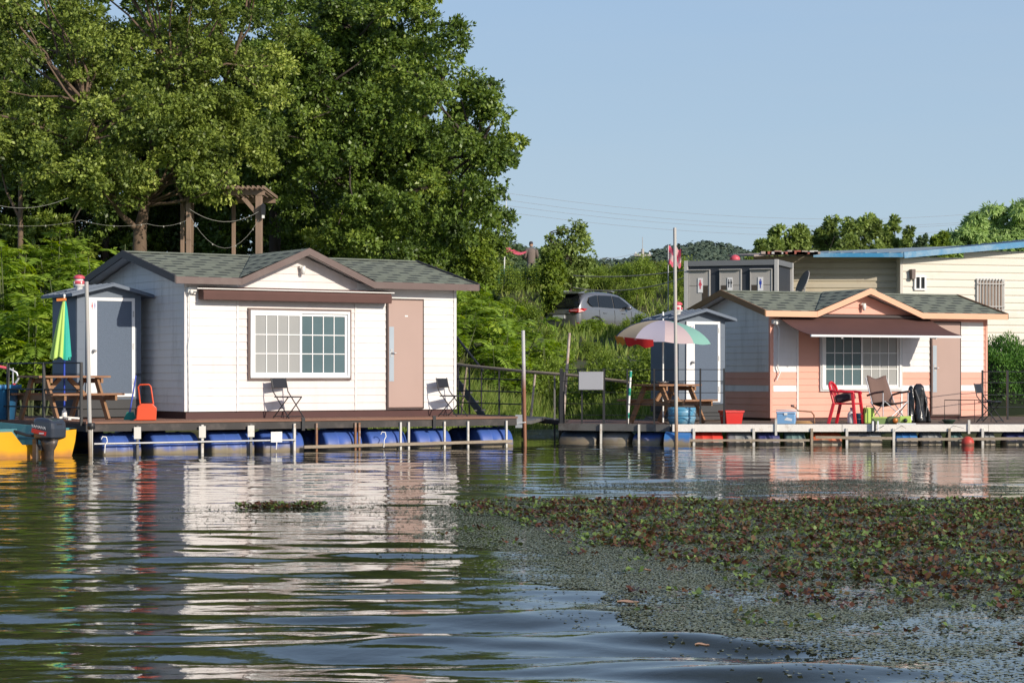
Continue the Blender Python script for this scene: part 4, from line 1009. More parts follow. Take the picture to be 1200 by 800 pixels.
# rod holders with rods lying over the edge
l9 = thing('rod_holder', 'pair of black and white rod holders clamped on the white edge beam', 'rod holder', (*at(1025,38.55)[:2], .37))
for x, mm in ((-.04,sticker),(.0,black_metal),(.05,sticker)):
    p = MB(); p.box(x-.016,x+.016,-.06,-.025,-.12,.06); p.build('clamp', mm, l9, bevel=.004)
p = MB(); p.path([(0,-.03,.02),(.02,.25,.07)], .015, 8); p.build('cradle', black_metal, l9)
for i, (xa, xb) in enumerate(((1042,1030),(1050,1060),(1100,1128))):
    q = MB(); q.path([(at(xa,39.1)[0],39.1,.40),(at(xb,38.3)[0],38.2,.31)], [.008,.003], 6); o = q.build('fishing_rod', blk); tag(o, ['thin black fishing rod over the dock edge pointing at the rod holders','thin black fishing rod over the dock edge below the rod bag','thin black fishing rod over the dock edge beside the green bowl'][i], 'fishing rod', 'fishing rods over the dock edge')
# ------------------------------------------------------------- terrain
def ss(a): a = np.clip(a, 0, 1); return a*a*(3-2*a)
def shore(X): return 47.2 + 2.6*np.exp(-((X-1.0)/1.3)**2)
def ground_z(X, Y):
    X = np.asarray(X, float); Y = np.asarray(Y, float); t = Y - shore(X)
    P = 2.55 + 1.0*ss((-2.5-X)/4.0) - .85*ss((X-.5)/1.2)*(1-ss((Y-62)/10))
    z = np.where(t < 0, np.maximum(-1.2, .55*t), .32*ss(t/1.0)*1.0 + (P-.32)*ss((t-.4)/8.0))
    z = z + 2.35*ss((Y-78)/8)*(1-ss((X-7)/5)) + 1.0*ss((Y-95)/40)
    z = z + .10*np.sin(X*1.3+Y*.7)*ss(t/2)
    return z
def gz(x, y): return float(ground_z(x, y))
def grid(name, xs, ys, zf, m, kind='structure'):
    X, Y = np.meshgrid(xs, ys); Z = zf(X, Y); nx, ny = len(xs), len(ys)
    V = np.stack([X, Y, Z], -1).reshape(-1, 3)
    i = np.arange(nx-1); j = np.arange(ny-1); I, J = np.meshgrid(i, j); a = (J*nx + I).ravel()
    F = np.stack([a, a+1, a+nx+1, a+nx], 1)
    me = bpy.data.meshes.new(name); me.vertices.add(len(V)); me.vertices.foreach_set('co', V.astype(np.float32).ravel())
    me.loops.add(F.size); me.loops.foreach_set('vertex_index', F.astype(np.int32).ravel())
    me.polygons.add(len(F)); me.polygons.foreach_set('loop_start', np.arange(0, F.size, 4, dtype=np.int32))
    me.polygons.foreach_set('use_smooth', np.ones(len(F), bool)); me.update(calc_edges=True); me.materials.append(m)
    o = bpy.data.objects.new(name, me); COL.objects.link(o); o['kind'] = kind; return o
soil = mat('bank_soil', (.085,.075,.035), .95, var=.4, scale=.8, bump=.5, bscale=6, dirt=(.045,.07,.02), dirt_scale=.5, dlo=.35, dhi=.6)
xs = np.concatenate([np.linspace(-900,-30,16)[:-1], np.linspace(-30,30,121), np.linspace(30,900,16)[1:]])
ys = np.concatenate([np.linspace(40,60,61)[:-1], np.linspace(60,110,51), np.linspace(120,1600,25)])
grid('ground', xs, ys, lambda X, Y: ground_z(X, Y), soil)

# ------------------------------------------------------------- water
WR = np.random.default_rng(11)
waves = []
for i in range(80):
    lam = float(np.exp(WR.uniform(np.log(.21), np.log(1.5)))); th = WR.normal(0, .30) + math.pi/2
    slope = .0092 * (lam/.6)**.15; waves.append((2*math.pi/lam*math.cos(th), 2*math.pi/lam*math.sin(th), slope*lam/(2*math.pi), WR.uniform(0, 6.28), lam))
def edge_noise(X, Y, s=1.0):
    return (np.sin(X*1.7*s+1.3*np.sin(Y*1.1*s)) + np.sin(Y*2.3*s+2*np.sin(X*.9*s+1)) + .6*np.sin(X*4.1*s+Y*3.3*s) + .5*np.sin(X*6.3*s-Y*5.1*s+2))/3.1
def plant_mask(X, Y):
    """signed density of the floating plant field: >0 inside"""
    px = 600 + X/Y*FPX; py = HOR + EYE*FPX/Y
    top = 583 + 6*np.sin(px*.013)
    # lower-left boundary of the field runs diagonally in plan
    bx = np.interp(Y, [8.2, 9.4, 10.6, 12.5, 15, 17, 19, 21.5], [1.9, 1.45, .85, .35, -.35, -.75, -.85, -.9])
    d = np.minimum((X - bx) , (21.5 - Y)*1.2)
    return d + .42*edge_noise(X, Y)
def amp(X, Y):
    dist = np.clip((Y-8)/30, 0, 1)
    A = 1.08*(1-.52*dist)
    pm = plant_mask(X, Y)
    A = A * (1 - .93*ss((pm+.3)/.8)) * (1 + .38*ss((15-Y)/6))
    A = A * (1-.30*ss((Y-20)/10)*(X>-1.5)) * (.55+.45*ss((4.5-X)/3)+.25*ss((-X-2)/3))
    return A * (.55 + .75*ss(.5+.5*edge_noise(X*.35, Y*.22)))
def water_h(X, Y):
    H = np.zeros_like(X, dtype=float)
    for kx, ky, a, ph, lam in waves: H += a*np.sin(kx*X + ky*Y + ph)
    return H * amp(X, Y)
wm = bpy.data.materials.new('pond_water'); wm.use_nodes = True; nt = wm.node_tree; b = nt.nodes['Principled BSDF']
b.inputs['Roughness'].default_value = .015; b.inputs['IOR'].default_value = 1.42; b.inputs['Specular IOR Level'].default_value = .5
tc = nt.nodes.new('ShaderNodeTexCoord'); nz = nt.nodes.new('ShaderNodeTexNoise'); nz.inputs['Scale'].default_value = .3
nt.links.new(tc.outputs['Object'], nz.inputs['Vector']); cr = nt.nodes.new('ShaderNodeValToRGB')
cr.color_ramp.elements[0].color = (.020,.024,.014,1); cr.color_ramp.elements[1].color = (.034,.038,.022,1); nt.links.new(nz.outputs['Fac'], cr.inputs[0]); nt.links.new(cr.outputs[0], b.inputs['Base Color'])
n2 = nt.nodes.new('ShaderNodeTexNoise'); n2.inputs['Scale'].default_value = 9; n2.inputs['Detail'].default_value = 4; nt.links.new(tc.outputs['Object'], n2.inputs['Vector'])
bp = nt.nodes.new('ShaderNodeBump'); bp.inputs['Strength'].default_value = .22; bp.inputs['Distance'].default_value = .01; nt.links.new(n2.outputs['Fac'], bp.inputs['Height']); nt.links.new(bp.outputs[0], b.inputs['Normal'])
xs = np.concatenate([np.linspace(-600,-14,14)[:-1], np.linspace(-14,14,281), np.linspace(14,600,14)[1:]])
yf = [6.5]
while yf[-1] < 47: yf.append(yf[-1] + max(.023, .0022*yf[-1]))
ys = np.concatenate([np.linspace(-300,6.4,20), np.array(yf), [49, 52, 56]])
def wh(X, Y):
    e = ss((Y-6)/1.5)*ss((13.5-np.abs(X))/3)*ss((50-Y)/4)
    return water_h(X, Y)*e
grid('water', xs, ys, wh, wm)

# ------------------------------------------------------------- floating plants
duck_m = leaf_mat('duckweed_leaf', [(0.1161, 0.1378, 0.0848), (0.2192, 0.2507, 0.1484), (0.3094, 0.3259, 0.212), (0.4126, 0.4136, 0.2967)], .05, .5, .35)
lily_m = leaf_mat('chestnut_leaf', [(0.0799, 0.0311, 0.0181), (0.1483, 0.0622, 0.0309), (0.1141, 0.0871, 0.0362), (0.0856, 0.1245, 0.0362), (0.1255, 0.193, 0.0465), (0.194, 0.2801, 0.0774)], .15, .42, .4)
def sample(n, x0, x1, y0, y1, dens):
    X = RNG.uniform(x0, x1, n); Y = 1/np.sqrt(RNG.uniform(1/y1**2, 1/y0**2, n)) if False else RNG.uniform(y0, y1, n)
    k = RNG.uniform(0, 1, n) < dens(X, Y); return X[k], Y[k]
def inview(X, Y): return (np.abs(X/Y) < .30)
# flat specks
def duck_d(X, Y):
    pm = plant_mask(X, Y); return inview(X, Y)*np.where(pm > 0, (.35+.65*ss((X+.2)/1.2))*(.18 + .82*ss(edge_noise(X*1.3, Y*1.5)*.9+.55+(Y-12)*.12)), .025*(pm > -.6)) * (pm > -.6)
X, Y = sample(820000, -3.0, 7.2, 7.9, 22.6, duck_d)
# the duckweed film between the plant field and the docks
def film_d(X, Y):
    f = ss((edge_noise(X*.5, Y*.45)*.9 + .55 - np.abs(Y-23.6)*.42 + .35*ss((X-1)/2)))
    return inview(X, Y)*f*.65*(X > -1.0+ .4*np.sin(Y))
X2, Y2 = sample(200000, -2, 8.0, 21.5, 29.5, film_d)
def film2(X, Y): return inview(X, Y)*.8*ss((Y-40.5)/3)*ss(edge_noise(X*.9, Y*.7)+.9)
X3, Y3 = sample(90000, .3, 3.3, 38.5, 49.5, film2)
def strag(X, Y): return inview(X,Y)*.55*np.exp(-((Y-19.5-.6*edge_noise(X,Y))/1.3)**2)*ss((X+3.6)/2.5)*ss(edge_noise(X*1.2, Y)+.45)
X4, Y4 = sample(60000, -4.2, 0, 15.0, 22.5, strag)
X = np.concatenate([X, X2, X3, X4]); Y = np.concatenate([Y, Y2, Y3, Y4]); n = len(X)
B = np.stack([X, Y, water_h(X, Y)+.003+RNG.uniform(0,.002,n)], 1)
a = RNG.uniform(0, 6.283, n); d = np.stack([np.cos(a), np.sin(a), RNG.normal(0,.03,n)], 1); w = np.stack([-np.sin(a), np.cos(a), RNG.normal(0,.03,n)], 1)
sz = RNG.uniform(.010, .032, n)
L = Leaves(); L.add(B, norm(d), norm(w), sz, sz*RNG.uniform(.8,1.1,n), RNG.beta(2,2.6,n)); dk = L.build('duckweed', duck_m); tag(dk, 'dull grey green duckweed floating in a film on the pond', 'duckweed', kind='stuff')
print('duck', n)
# raised water-chestnut leaves in rosettes
def lily_d(X, Y):
    pm = plant_mask(X, Y); band = ss((Y-np.interp(600+X/Y*FPX,[520,650,800,950,1200],[18.5,16,13.0,11.4,10.4])+1.1*edge_noise(X*.9,Y*.7))/3.0)
    return inview(X, Y)*(pm > .25)*(band*.95 + .05)*np.clip(.35+.9*ss(edge_noise(X*1.9+3, Y*1.6)+.6), 0, 1)
X, Y = sample(8600, -1.6, 7.2, 8.3, 21.8, lily_d)
Xs, Ys = sample(110, -2.55, -1.85, 20.0, 20.5, lambda X, Y: np.ones_like(X)*.55)
X = np.concatenate([X, Xs]); Y = np.concatenate([Y, Ys]); nr = len(X)
L = Leaves(); k = 13
cx = np.repeat(X, k); cy = np.repeat(Y, k); n = len(cx); a = RNG.uniform(0, 6.283, n); rr = RNG.uniform(.01, .10, n)
ct = np.repeat(np.clip(RNG.normal(.42,.27,nr),0,1), k)
bx = cx+np.cos(a)*rr; by = cy+np.sin(a)*rr
B = np.stack([bx, by, water_h(bx, by)+RNG.uniform(.004,.03,n)], 1)
el = RNG.normal(.15,.45,n); d = np.stack([np.cos(a)*np.cos(el), np.sin(a)*np.cos(el), np.abs(np.sin(el))], 1)
w = np.stack([-np.sin(a), np.cos(a), RNG.normal(0,.45,n)], 1); sz = RNG.uniform(.020,.048,n)
L.add(B, d, norm(w), sz, sz*RNG.uniform(.9,1.2,n), np.clip(ct+RNG.normal(0,.22,n),0,1), fold=RNG.uniform(-.15,.25,(n,1)))
ly = L.build('water_plants', lily_m); tag(ly, 'field of green and rusty red water chestnut leaves floating on the pond', 'water plants', kind='stuff')
print('lily', n)
for i, (px, py, s_, lb) in enumerate(((736,709,.09,'pale curled dead leaf floating at the lower edge of the plant field'),(823,760,.05,'small pinkish dead leaf floating beside open dark water'),(758,671,.04,'tiny bright dead leaf lying among the duckweed'))):
    D = EYE*FPX/(py-HOR); q = MB(); vs = []
    for ii in range(5):
        for jj in range(4): vs.append(((ii/4-.5)*s_*1.3, (jj/3-.5)*s_*1.6*(1-abs(ii/4-.5)*1.4), .008+.03*abs(jj/3-.5)**1.5+.003*math.sin(ii*1.4)))
    q.add(vs, [(ii*4+jj, ii*4+jj+1, (ii+1)*4+jj+1, (ii+1)*4+jj) for ii in range(4) for jj in range(3)], 0, True)
    o = q.build('dead_leaf', mat('dead_leaf', (.42,.26,.17), .7, var=.2), loc=(*at(px,D)[:2], .005)); tag(o, lb, 'leaf')

# ------------------------------------------------------------- vegetation
frond_m = leaf_mat('frond_leaf', [(0.1105, 0.1728, 0.0262), (0.2052, 0.3224, 0.0437), (0.3155, 0.4606, 0.0611), (0.5365, 0.6448, 0.0873)], .38, .5)
bush_m = leaf_mat('bush_leaf', [(0.0984, 0.1519, 0.0282), (0.1805, 0.2656, 0.0402), (0.2789, 0.3796, 0.0603), (0.4265, 0.506, 0.0904)], .35, .5)
tree_lm = leaf_mat('tree_leaf_olive', [(0.0845, 0.1253, 0.0255), (0.1726, 0.2327, 0.0439), (0.326, 0.4117, 0.0804), (0.5754, 0.6444, 0.1644)], .30, .45, .4)
tree_dm = leaf_mat('tree_leaf_dark', [(0.0594, 0.0993, 0.0216), (0.1186, 0.1921, 0.0337), (0.2116, 0.3046, 0.0529), (0.3809, 0.4635, 0.0843)], .28, .42, .45)
orch_m = leaf_mat('orchard_leaf', [(0.1701, 0.1338, 0.0486), (0.1458, 0.1944, 0.0486), (0.2187, 0.2796, 0.0729), (0.3159, 0.3645, 0.0972)], .3, .6)
willow_m = leaf_mat('willow_leaf', [(0.1674, 0.2712, 0.0886), (0.3014, 0.4464, 0.1413), (0.4688, 0.6379, 0.2219), (0.6698, 0.8292, 0.3631)], .35, .5)
gorse_m = leaf_mat('hedge_leaf', [(0.0362, 0.1008, 0.0202), (0.0706, 0.1814, 0.0323), (0.121, 0.2621, 0.0444), (0.1814, 0.3427, 0.0605)], .3, .5)
far_m = leaf_mat('far_leaf', [(0.0761, 0.1268, 0.0634), (0.1268, 0.1901, 0.0888), (0.1775, 0.2535, 0.1141), (0.2535, 0.3296, 0.1521)], .25, .6)
grass_m = leaf_mat('grass_blade', [(0.098, 0.14, 0.028), (0.154, 0.238, 0.042), (0.252, 0.336, 0.07), (0.42, 0.42, 0.14)], .35, .6)
pale_m = leaf_mat('pale_leaf', [(0.13, 0.1788, 0.0488), (0.2113, 0.2925, 0.0731), (0.3087, 0.4062, 0.1137), (0.4388, 0.5363, 0.1625)], .35, .55)
stem_m = mat('stem_green', (.10,.12,.05), .8, var=.3)
bark = mat('bark_brown', (.16,.11,.075), .95, var=.35, scale=5, stretch=(1,1,.25), bump=1.0, bscale=14)
bark_d = mat('bark_dark', (.07,.055,.045), .95, var=.35, scale=5, stretch=(1,1,.25), bump=1.0, bscale=14)

def frond_shrub(seed, nf=70, H=1.9, spread=1.0):
    """shrub of arching feather leaves; returns Leaves, stem MB"""
    L = Leaves(); st = MB(); rg = np.random.default_rng(seed)
    nst = 9; tops = []
    for s in range(nst):
        a = rg.uniform(0, 6.28); r = spread*rg.uniform(.05,.75)**.7; h = H*rg.uniform(.55,1)*(1-.35*r/spread)
        tops.append((r*math.cos(a), r*math.sin(a), h))
        st.path([(r*.3*math.cos(a), r*.3*math.sin(a), -.3), (r*.7*math.cos(a), r*.7*math.sin(a), h*.5), tops[-1]], [.022,.015,.006], 5)
    for f in range(nf):
        tx, ty, h = tops[f % nst]; lev = rg.uniform(.25, 1)**.6
        base = np.array([tx*lev, ty*lev, h*lev]); az = rg.uniform(0, 6.28); e0 = rg.uniform(.15, 1.15); ln = rg.uniform(.38, .66)
        k = 11; t = np.linspace(.12, 1, k)
        hd_ = np.array([math.cos(az), math.sin(az), 0]); side = np.array([-math.sin(az), math.cos(az), 0])
        el = e0 - 1.35*t
        c = base + np.cumsum(np.stack([np.cos(el)[:,None]*hd_ + np.sin(el)[:,None]*np.array([0,0,1])], 0)[0]*ln/k, axis=0)
        tang = np.cos(el)[:,None]*hd_ + np.sin(el)[:,None]*np.array([0,0,1])
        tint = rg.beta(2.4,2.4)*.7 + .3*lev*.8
        for s in (-1, 1):
            d = norm(side*s + tang*.45 + np.array([0,0,-.18]) + rg.normal(0,.12,(k,3))); w = norm(tang + rg.normal(0,.15,(k,3)))
            ll = .15*np.sin(np.clip(t*2.6+.35,0,math.pi))+.045
            L.add(c, d, w, ll, ll*.36, np.clip(tint+rg.normal(0,.08,k),0,1), fold=.06)
    return L, st
def bush_leaves(seed, n=2600, rx=1.0, ry=1.0, H=1.6, ls=.085, clumps=26, asp=.55, low=.1):
    rg = np.random.default_rng(seed); L = Leaves()
    a = rg.uniform(0, 6.28, clumps); r = np.sqrt(rg.uniform(0, 1, clumps))*.8; cz = H*(low + (1-low-.12)*rg.uniform(0,1,clumps)*(1-.45*r**2))
    C = np.stack([r*np.cos(a)*rx, r*np.sin(a)*ry, cz], 1); cr_ = rg.uniform(.18,.36,clumps)*min(rx,ry,H)*1.1
    i = rg.integers(0, clumps, n); dirs = norm(rg.normal(size=(n,3))+np.array([0,0,.3])); q = rg.uniform(.5,1.05,n)[:,None]
    B = C[i] + dirs*cr_[i][:,None]*q
    d = norm(dirs*.6 + rg.normal(size=(n,3))*.6 + np.array([0,0,-.25])); w = norm(np.cross(d, norm(dirs*.8 + np.array([0,0,.9]) + rg.normal(size=(n,3))*.45)))
    sz = rg.uniform(.7,1.25,n)*ls; ct = rg.normal(0,.13,clumps)
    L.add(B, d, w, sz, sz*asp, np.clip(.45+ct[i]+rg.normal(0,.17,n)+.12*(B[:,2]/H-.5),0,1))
    return L

def plant(name, label, cat, loc, L, lm, stems=None, sm=None, group=None, rotz=0, crown='foliage'):
    r = thing(name, label, cat, loc, rotz, group)
    L.build(crown, lm, r)
    if stems is not None: stems.build('stem', sm or stem_m, r, fix=False)
    return r

# frond shrubs on the banks: four forms copied with their own place, turn and size
protos = []
PL = {'left': ('dense bright green feathery shrub on the bank behind the toilet shed and white cabin', 'feathery shrubs on the bank behind the white cabin'),
      'mid': ('bright green feathery shrub on the slope between the two cabins', 'feathery shrubs on the slope between the cabins'),
      'midb': ('leafy green bush on the slope below the parked car', 'leafy bushes on the slope below the car'),
      'back': ('loose olive green bush in the rough ground behind the car', 'bushes in the rough ground behind the car')}
for s in range(4):
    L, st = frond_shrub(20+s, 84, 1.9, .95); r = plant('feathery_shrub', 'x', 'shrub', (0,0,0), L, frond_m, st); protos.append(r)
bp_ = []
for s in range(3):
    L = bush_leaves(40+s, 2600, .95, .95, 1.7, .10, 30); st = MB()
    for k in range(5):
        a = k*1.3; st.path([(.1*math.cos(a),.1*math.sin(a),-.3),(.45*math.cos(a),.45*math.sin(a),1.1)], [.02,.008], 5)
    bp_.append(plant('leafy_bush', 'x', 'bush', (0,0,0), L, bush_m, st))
used = set()
def put(pr, x, y, s, key, dz=0):
    o = pr if pr.name not in used else copy_tree(pr)
    used.add(pr.name); o.location = (x, y, gz(x, y) - .08 + dz); o.rotation_euler = (random.uniform(-.08,.08), random.uniform(-.08,.08), random.uniform(0, 6.28))
    o.scale = (s*random.uniform(.9,1.15), s*random.uniform(.9,1.15), s*random.uniform(.85,1.15)); o['label'], o['group'] = PL[key]
rs = random.Random(5)
TOPX = [-150,0,60,130,170,230,300,540,580,612,626,636,655,700,760,800,850,1000]; TOPY = [238,240,252,244,266,288,302,318,322,334,350,378,390,398,390,386,394,400]
def sc_top(x, y, H=2.05, lo=.3, hi=1.6):
    px = 600 + x/y*FPX; ty = float(np.interp(px, TOPX, TOPY)) + rs.uniform(-9, 14); return min(hi, (zof(ty, y) - gz(x, y))/H)
for row, Y in enumerate((48.2, 49.6, 51.2, 53.0)):
    x = -13.2 + (row % 2)*.6
    while x < -2.6:
        y = Y + rs.uniform(-.4,.4); put(protos[rs.randrange(4)], x, y, min(sc_top(x, y), rs.uniform(1.2,1.75)), 'left'); x += 1.25*rs.uniform(.85,1.15)
for row, (Y, x0, x1) in enumerate(((51.0,-2.6,1.2),(52.6,-2.8,2.6),(54.2,-2.8,4.3),(56.2,-3.0,5.0),(58.5,-3.0,4.6),(61.5,-3,1.7),(65,-3.2,1.3),(69,-3.4,1.2),(73,-3.5,.9))):
    x = x0
    while x < x1:
        y = Y + rs.uniform(-.5,.5)
        sx_ = sc_top(x, y)
        if sx_ < .28: x += .8; continue
        if rs.random() < (.72 if x < 2.2 else .45): put(protos[rs.randrange(4)], x, y, min(sx_, rs.uniform(.95,1.3)), 'mid')
        else: put(bp_[rs.randrange(3)], x, y, min(sx_*1.15, rs.uniform(.75,1.15)), 'midb')
        x += 1.2*rs.uniform(.85,1.15)*(1 if Y < 60 else 1.3)
for (x, y, s) in ((2.6,49.8,1.1),(3.5,49.6,1.2),(4.4,49.4,1.15),(5.2,49.5,1.0),(2.0,50.4,.9),(6.2,49.8,.8),(3.0,51.5,1.05),(4.2,51.6,1.0)):
    put(bp_[rs.randrange(3)], x, y, min(s, max(.3, sc_top(x, y)*1.1)), 'midb')
for k in range(34):
    x = rs.uniform(-4.5, 8.0); y = rs.uniform(82, 96)
    if abs(600+x/y*FPX-622) < 16 and y < 87: y += 6
    put(bp_[rs.randrange(3)], x, y, rs.uniform(.45,.8), 'back')
for (px_, D_, H_) in ((628,84.6,.75),(612,84.4,.7),(600,84.0,.6),(640,84.5,.8),(690,72.5,.42),(702,71.5,.5),(722,72.5,.42),(742,73.2,.5),(760,74,.55),(672,72.2,.3),(712,71,.35)):
    x_, y_, _ = at(px_, D_); put(bp_[rs.randrange(3)], x_, y_, H_, 'midb' if D_ < 80 else 'back')
for (px_, H_) in ((700,.85),(726,.7),(752,.9),(683,.65),(768,.8)):
    x_, y_, _ = at(px_, 70.5+rs.uniform(-1,1)); put(protos[rs.randrange(4)], x_, y_, H_*.62, 'mid')
for k in range(26):
    x_ = rs.uniform(1.5, 9.5); y_ = rs.uniform(81, 90); put(bp_[rs.randrange(3)], x_, y_, rs.uniform(.5,.75), 'back')
for k in range(8):
    x = rs.uniform(4.4, 7.5); y = rs.uniform(62, 72)
    if 60.5 < y < 66: y += 6
    put(bp_[rs.randrange(3)], x+1.0, y, rs.uniform(.6,.9), 'back')

# grass on the shore
n = 26000; X = RNG.uniform(-3.2, 7.5, n); Y = shore(X) + RNG.beta(1.3,2.5,n)*4.6 - .1; B = np.stack([X, Y, ground_z(X, Y)-.02], 1)
d = norm(np.stack([RNG.normal(0,.33,n), RNG.normal(0,.33,n), np.ones(n)], 1)); w = norm(np.stack([np.ones(n), RNG.normal(0,.5,n), np.zeros(n)], 1)); sz = RNG.uniform(.15,.62,n)*np.clip((Y-shore(X)+.3),.3,1)
L = Leaves(); L.add(B, d, w, sz, .016+.012*RNG.uniform(0,1,n), RNG.beta(2,2,n), fold=.1)
n = 14000; X = RNG.uniform(-4, 12, n); Y = RNG.uniform(58, 100, n); B = np.stack([X, Y, ground_z(X, Y)-.02], 1); d = norm(np.stack([RNG.normal(0,.4,n), RNG.normal(0,.4,n), np.ones(n)], 1)); w = norm(np.stack([np.ones(n), RNG.normal(0,.5,n), np.zeros(n)], 1)); sz = RNG.uniform(.2,.6,n)
L.add(B, d, w, sz, .04+.03*RNG.uniform(0,1,n), RNG.beta(2,2,n), fold=.1)
tag(L.build('grass', grass_m), 'long yellow green grass growing along the shore and the bank', 'grass', kind='stuff')

# ------------------------------------------------------------- trees
def limb(mb, pts, r0, r1, n=8):
    k = len(pts); mb.path(pts, [r0 + (r1-r0)*(i/(k-1))**.8 for i in range(k)], n)
def wob(a, b, rg, amt=.15, k=5):
    a = np.array(a, float); b = np.array(b, float); o = rg.normal(0, amt, 3); L_ = np.linalg.norm(b-a)
    return [tuple(a + (b-a)*t + o*L_*math.sin(math.pi*t)*.5 + rg.normal(0, .02, 3)*L_*(0 < t < 1)) for t in np.linspace(0, 1, k)]
def tree(name, label, base, trunk_pts, r, lobes, seed, lm, bm_, leaves=52000, ls=.105, group=None, rotz=0, clr=(.26,.52), ncl=150, forks=None, drop=-.25, shell=.7, asp=.62):
    """lobes: list of (x,y,z,rx,ry,rz,weight) ellipsoids (local) filled with leaf clumps"""
    rg = np.random.default_rng(seed); root = thing(name, label, 'tree', base, rotz, group)
    tk = MB(); limb(tk, trunk_pts, r, r*.55, 10); 
    if forks:
        for pts, ra, rb in forks: limb(tk, pts, ra, rb, 8)
    W = np.array([l[6] for l in lobes], float); W /= W.sum()
    C = []; 
    li = rg.choice(len(lobes), ncl, p=W)
    for i in li:
        x, y, z, a, b_, c, _ = lobes[i]; d = norm(rg.normal(size=(1,3)))[0]; q = rg.uniform(shell, 1.0) if rg.random() < .8 else rg.uniform(.2, shell)
        C.append((x + d[0]*a*q, y + d[1]*b_*q, z + d[2]*c*q))
    C = np.array(C); cr_ = rg.uniform(clr[0], clr[1], ncl)
    ends = [np.array(trunk_pts[-1])] + ([np.array(f[0][-1]) for f in forks] if forks else [])
    for i in range(0, ncl, 3):
        e = min(ends, key=lambda e: np.linalg.norm(e - C[i]) + (2 if e[2] > C[i][2] else 0)); limb(tk, wob(e, C[i], rg, .22), r*.22, .012, 5)
    tk.build('trunk', bm_, root, fix=False)
    n = leaves; i = rg.integers(0, ncl, n); dirs = norm(rg.normal(size=(n,3))+np.array([0,0,.25])); q = rg.uniform(.35,1.05,n)[:,None]**.8
    sprig = np.repeat(rg.normal(size=(n//8+1,3)), 8, 0)[:n]
    i = np.repeat(i[::8], 8)[:n] if True else i; dirs = norm(np.repeat(dirs[::8], 8, 0)[:n] + rg.normal(0,.16,(n,3))); q = np.repeat(q[::8], 8, 0)[:n]*rg.uniform(.9,1.08,(n,1))
    B = C[i] + dirs*cr_[i][:,None]*q*np.array([1.15,1.15,.85])
    d = norm(dirs*.7 + rg.normal(size=(n,3))*.65 + np.array([0,0,drop])); w = norm(np.cross(d, norm(dirs*.95 + np.array([0,0,.55]) + rg.normal(size=(n,3))*.5)))
    sz = rg.uniform(.65,1.3,n)*ls; ct = rg.normal(0,.17,ncl)
    L = Leaves(); L.add(B, d, w, sz, sz*asp, np.clip(.42+ct[i]+rg.normal(0,.17,n),0,1)); L.build('crown', lm, root)
    return root
def base_at(px, D): x, y, _ = at(px, D); return (x, y, gz(x, y) - .1)
def loc_of(px, py, D, base): x, y, _ = at(px, D); return (x-base[0], y-base[1], zof(py, D)-base[2])
def lobes_px(lst, base):
    out = []
    for (px, py, D, rpx, rpy, w) in lst:
        x, y, z = loc_of(px, py, D, base); out.append((x, y, z, rpx*D/FPX, rpx*D/FPX*.85, rpy*D/FPX, w))
    return out
# multi stemmed olive tree
bA = base_at(163, 54.0)
la = lambda px, py, D=54: loc_of(px, py, D, bA)
tree('broadleaf_tree', 'olive green broadleaf tree with a forked brown trunk rising above the feathery shrubs', bA,
     [(0,0,0), la(164,270), la(170,240)], .22,
     lobes_px([(60,60,54,110,80,3),(170,40,53.5,110,80,3),(270,60,54,90,85,2.5),(60,170,53,95,60,2.4),(160,160,52.6,90,60,2),(262,165,53,80,62,2.2),(-20,110,54,60,100,1.5),(200,-60,54,140,60,2),(40,-60,54,120,60,1.5),(110,205,52.4,70,38,1.0),(235,212,52.6,45,30,.6)], bA),
     1, tree_lm, bark, 95000, .10, ncl=250,
     forks=[([la(170,240), la(182,205), la(178,160), la(200,90)], .15, .05), ([la(168,245), la(150,215), la(120,180,53), la(100,120,53)], .12, .04), ([la(172,238), la(205,200), la(240,150,55), la(270,80,55)], .10, .03), ([la(160,268), la(140,250,53.6), la(120,215,53.4), (la(95,170,53.4))], .09, .03)])
# dark tree
bB = base_at(452, 58.0); lb = lambda px, py, D=58: loc_of(px, py, D, bB)
tree('broadleaf_tree', 'tall deep green broadleaf tree standing against the sky behind the white cabin roof', bB,
     [(0,0,0), lb(452,250), lb(448,190)], .24,
     lobes_px([(400,110,58,85,80,2.5),(470,60,57.5,80,70,2.2),(506,140,57,92,65,2.6),(430,200,56.6,85,60,2.4),(530,205,56.8,72,50,2.0),(450,265,56.4,95,45,2.2),(545,262,57,45,36,.8),(430,10,58,60,45,1.2),(360,40,58,60,80,1.4),(576,150,57,36,44,.8),(490,5,58,36,30,.4),(350,170,57,50,90,1.4),(555,105,57.5,34,32,.5)], bB),
     2, tree_dm, bark_d, 105000, .115, ncl=300, clr=(.24,.5),
     forks=[([lb(448,190), lb(430,120), lb(420,40)], .14, .04), ([lb(450,210), lb(490,150), lb(520,90)], .13, .04), ([lb(452,235), lb(500,220,57), lb(560,180,57)], .10, .03), ([lb(450,220), lb(400,180), lb(370,110)], .10, .03)])
# a slimmer tree filling the gap to the pergola
bC = base_at(322, 62); lc_ = lambda px, py, D=62: loc_of(px, py, D, bC)
tree('broadleaf_tree', 'shaded broadleaf tree between the olive tree and the deep green tree', bC, [(0,0,0), lc_(322,230), lc_(325,160)], .2,
     lobes_px([(320,60,62,90,80,2),(330,150,62,85,50,2),(300,200,61,70,30,1),(360,250,62,60,40,1)], bC), 3, tree_dm, bark_d, 45000, .12, ncl=120,
     forks=[([lc_(325,160), lc_(330,100), lc_(330,20)], .12, .03)])
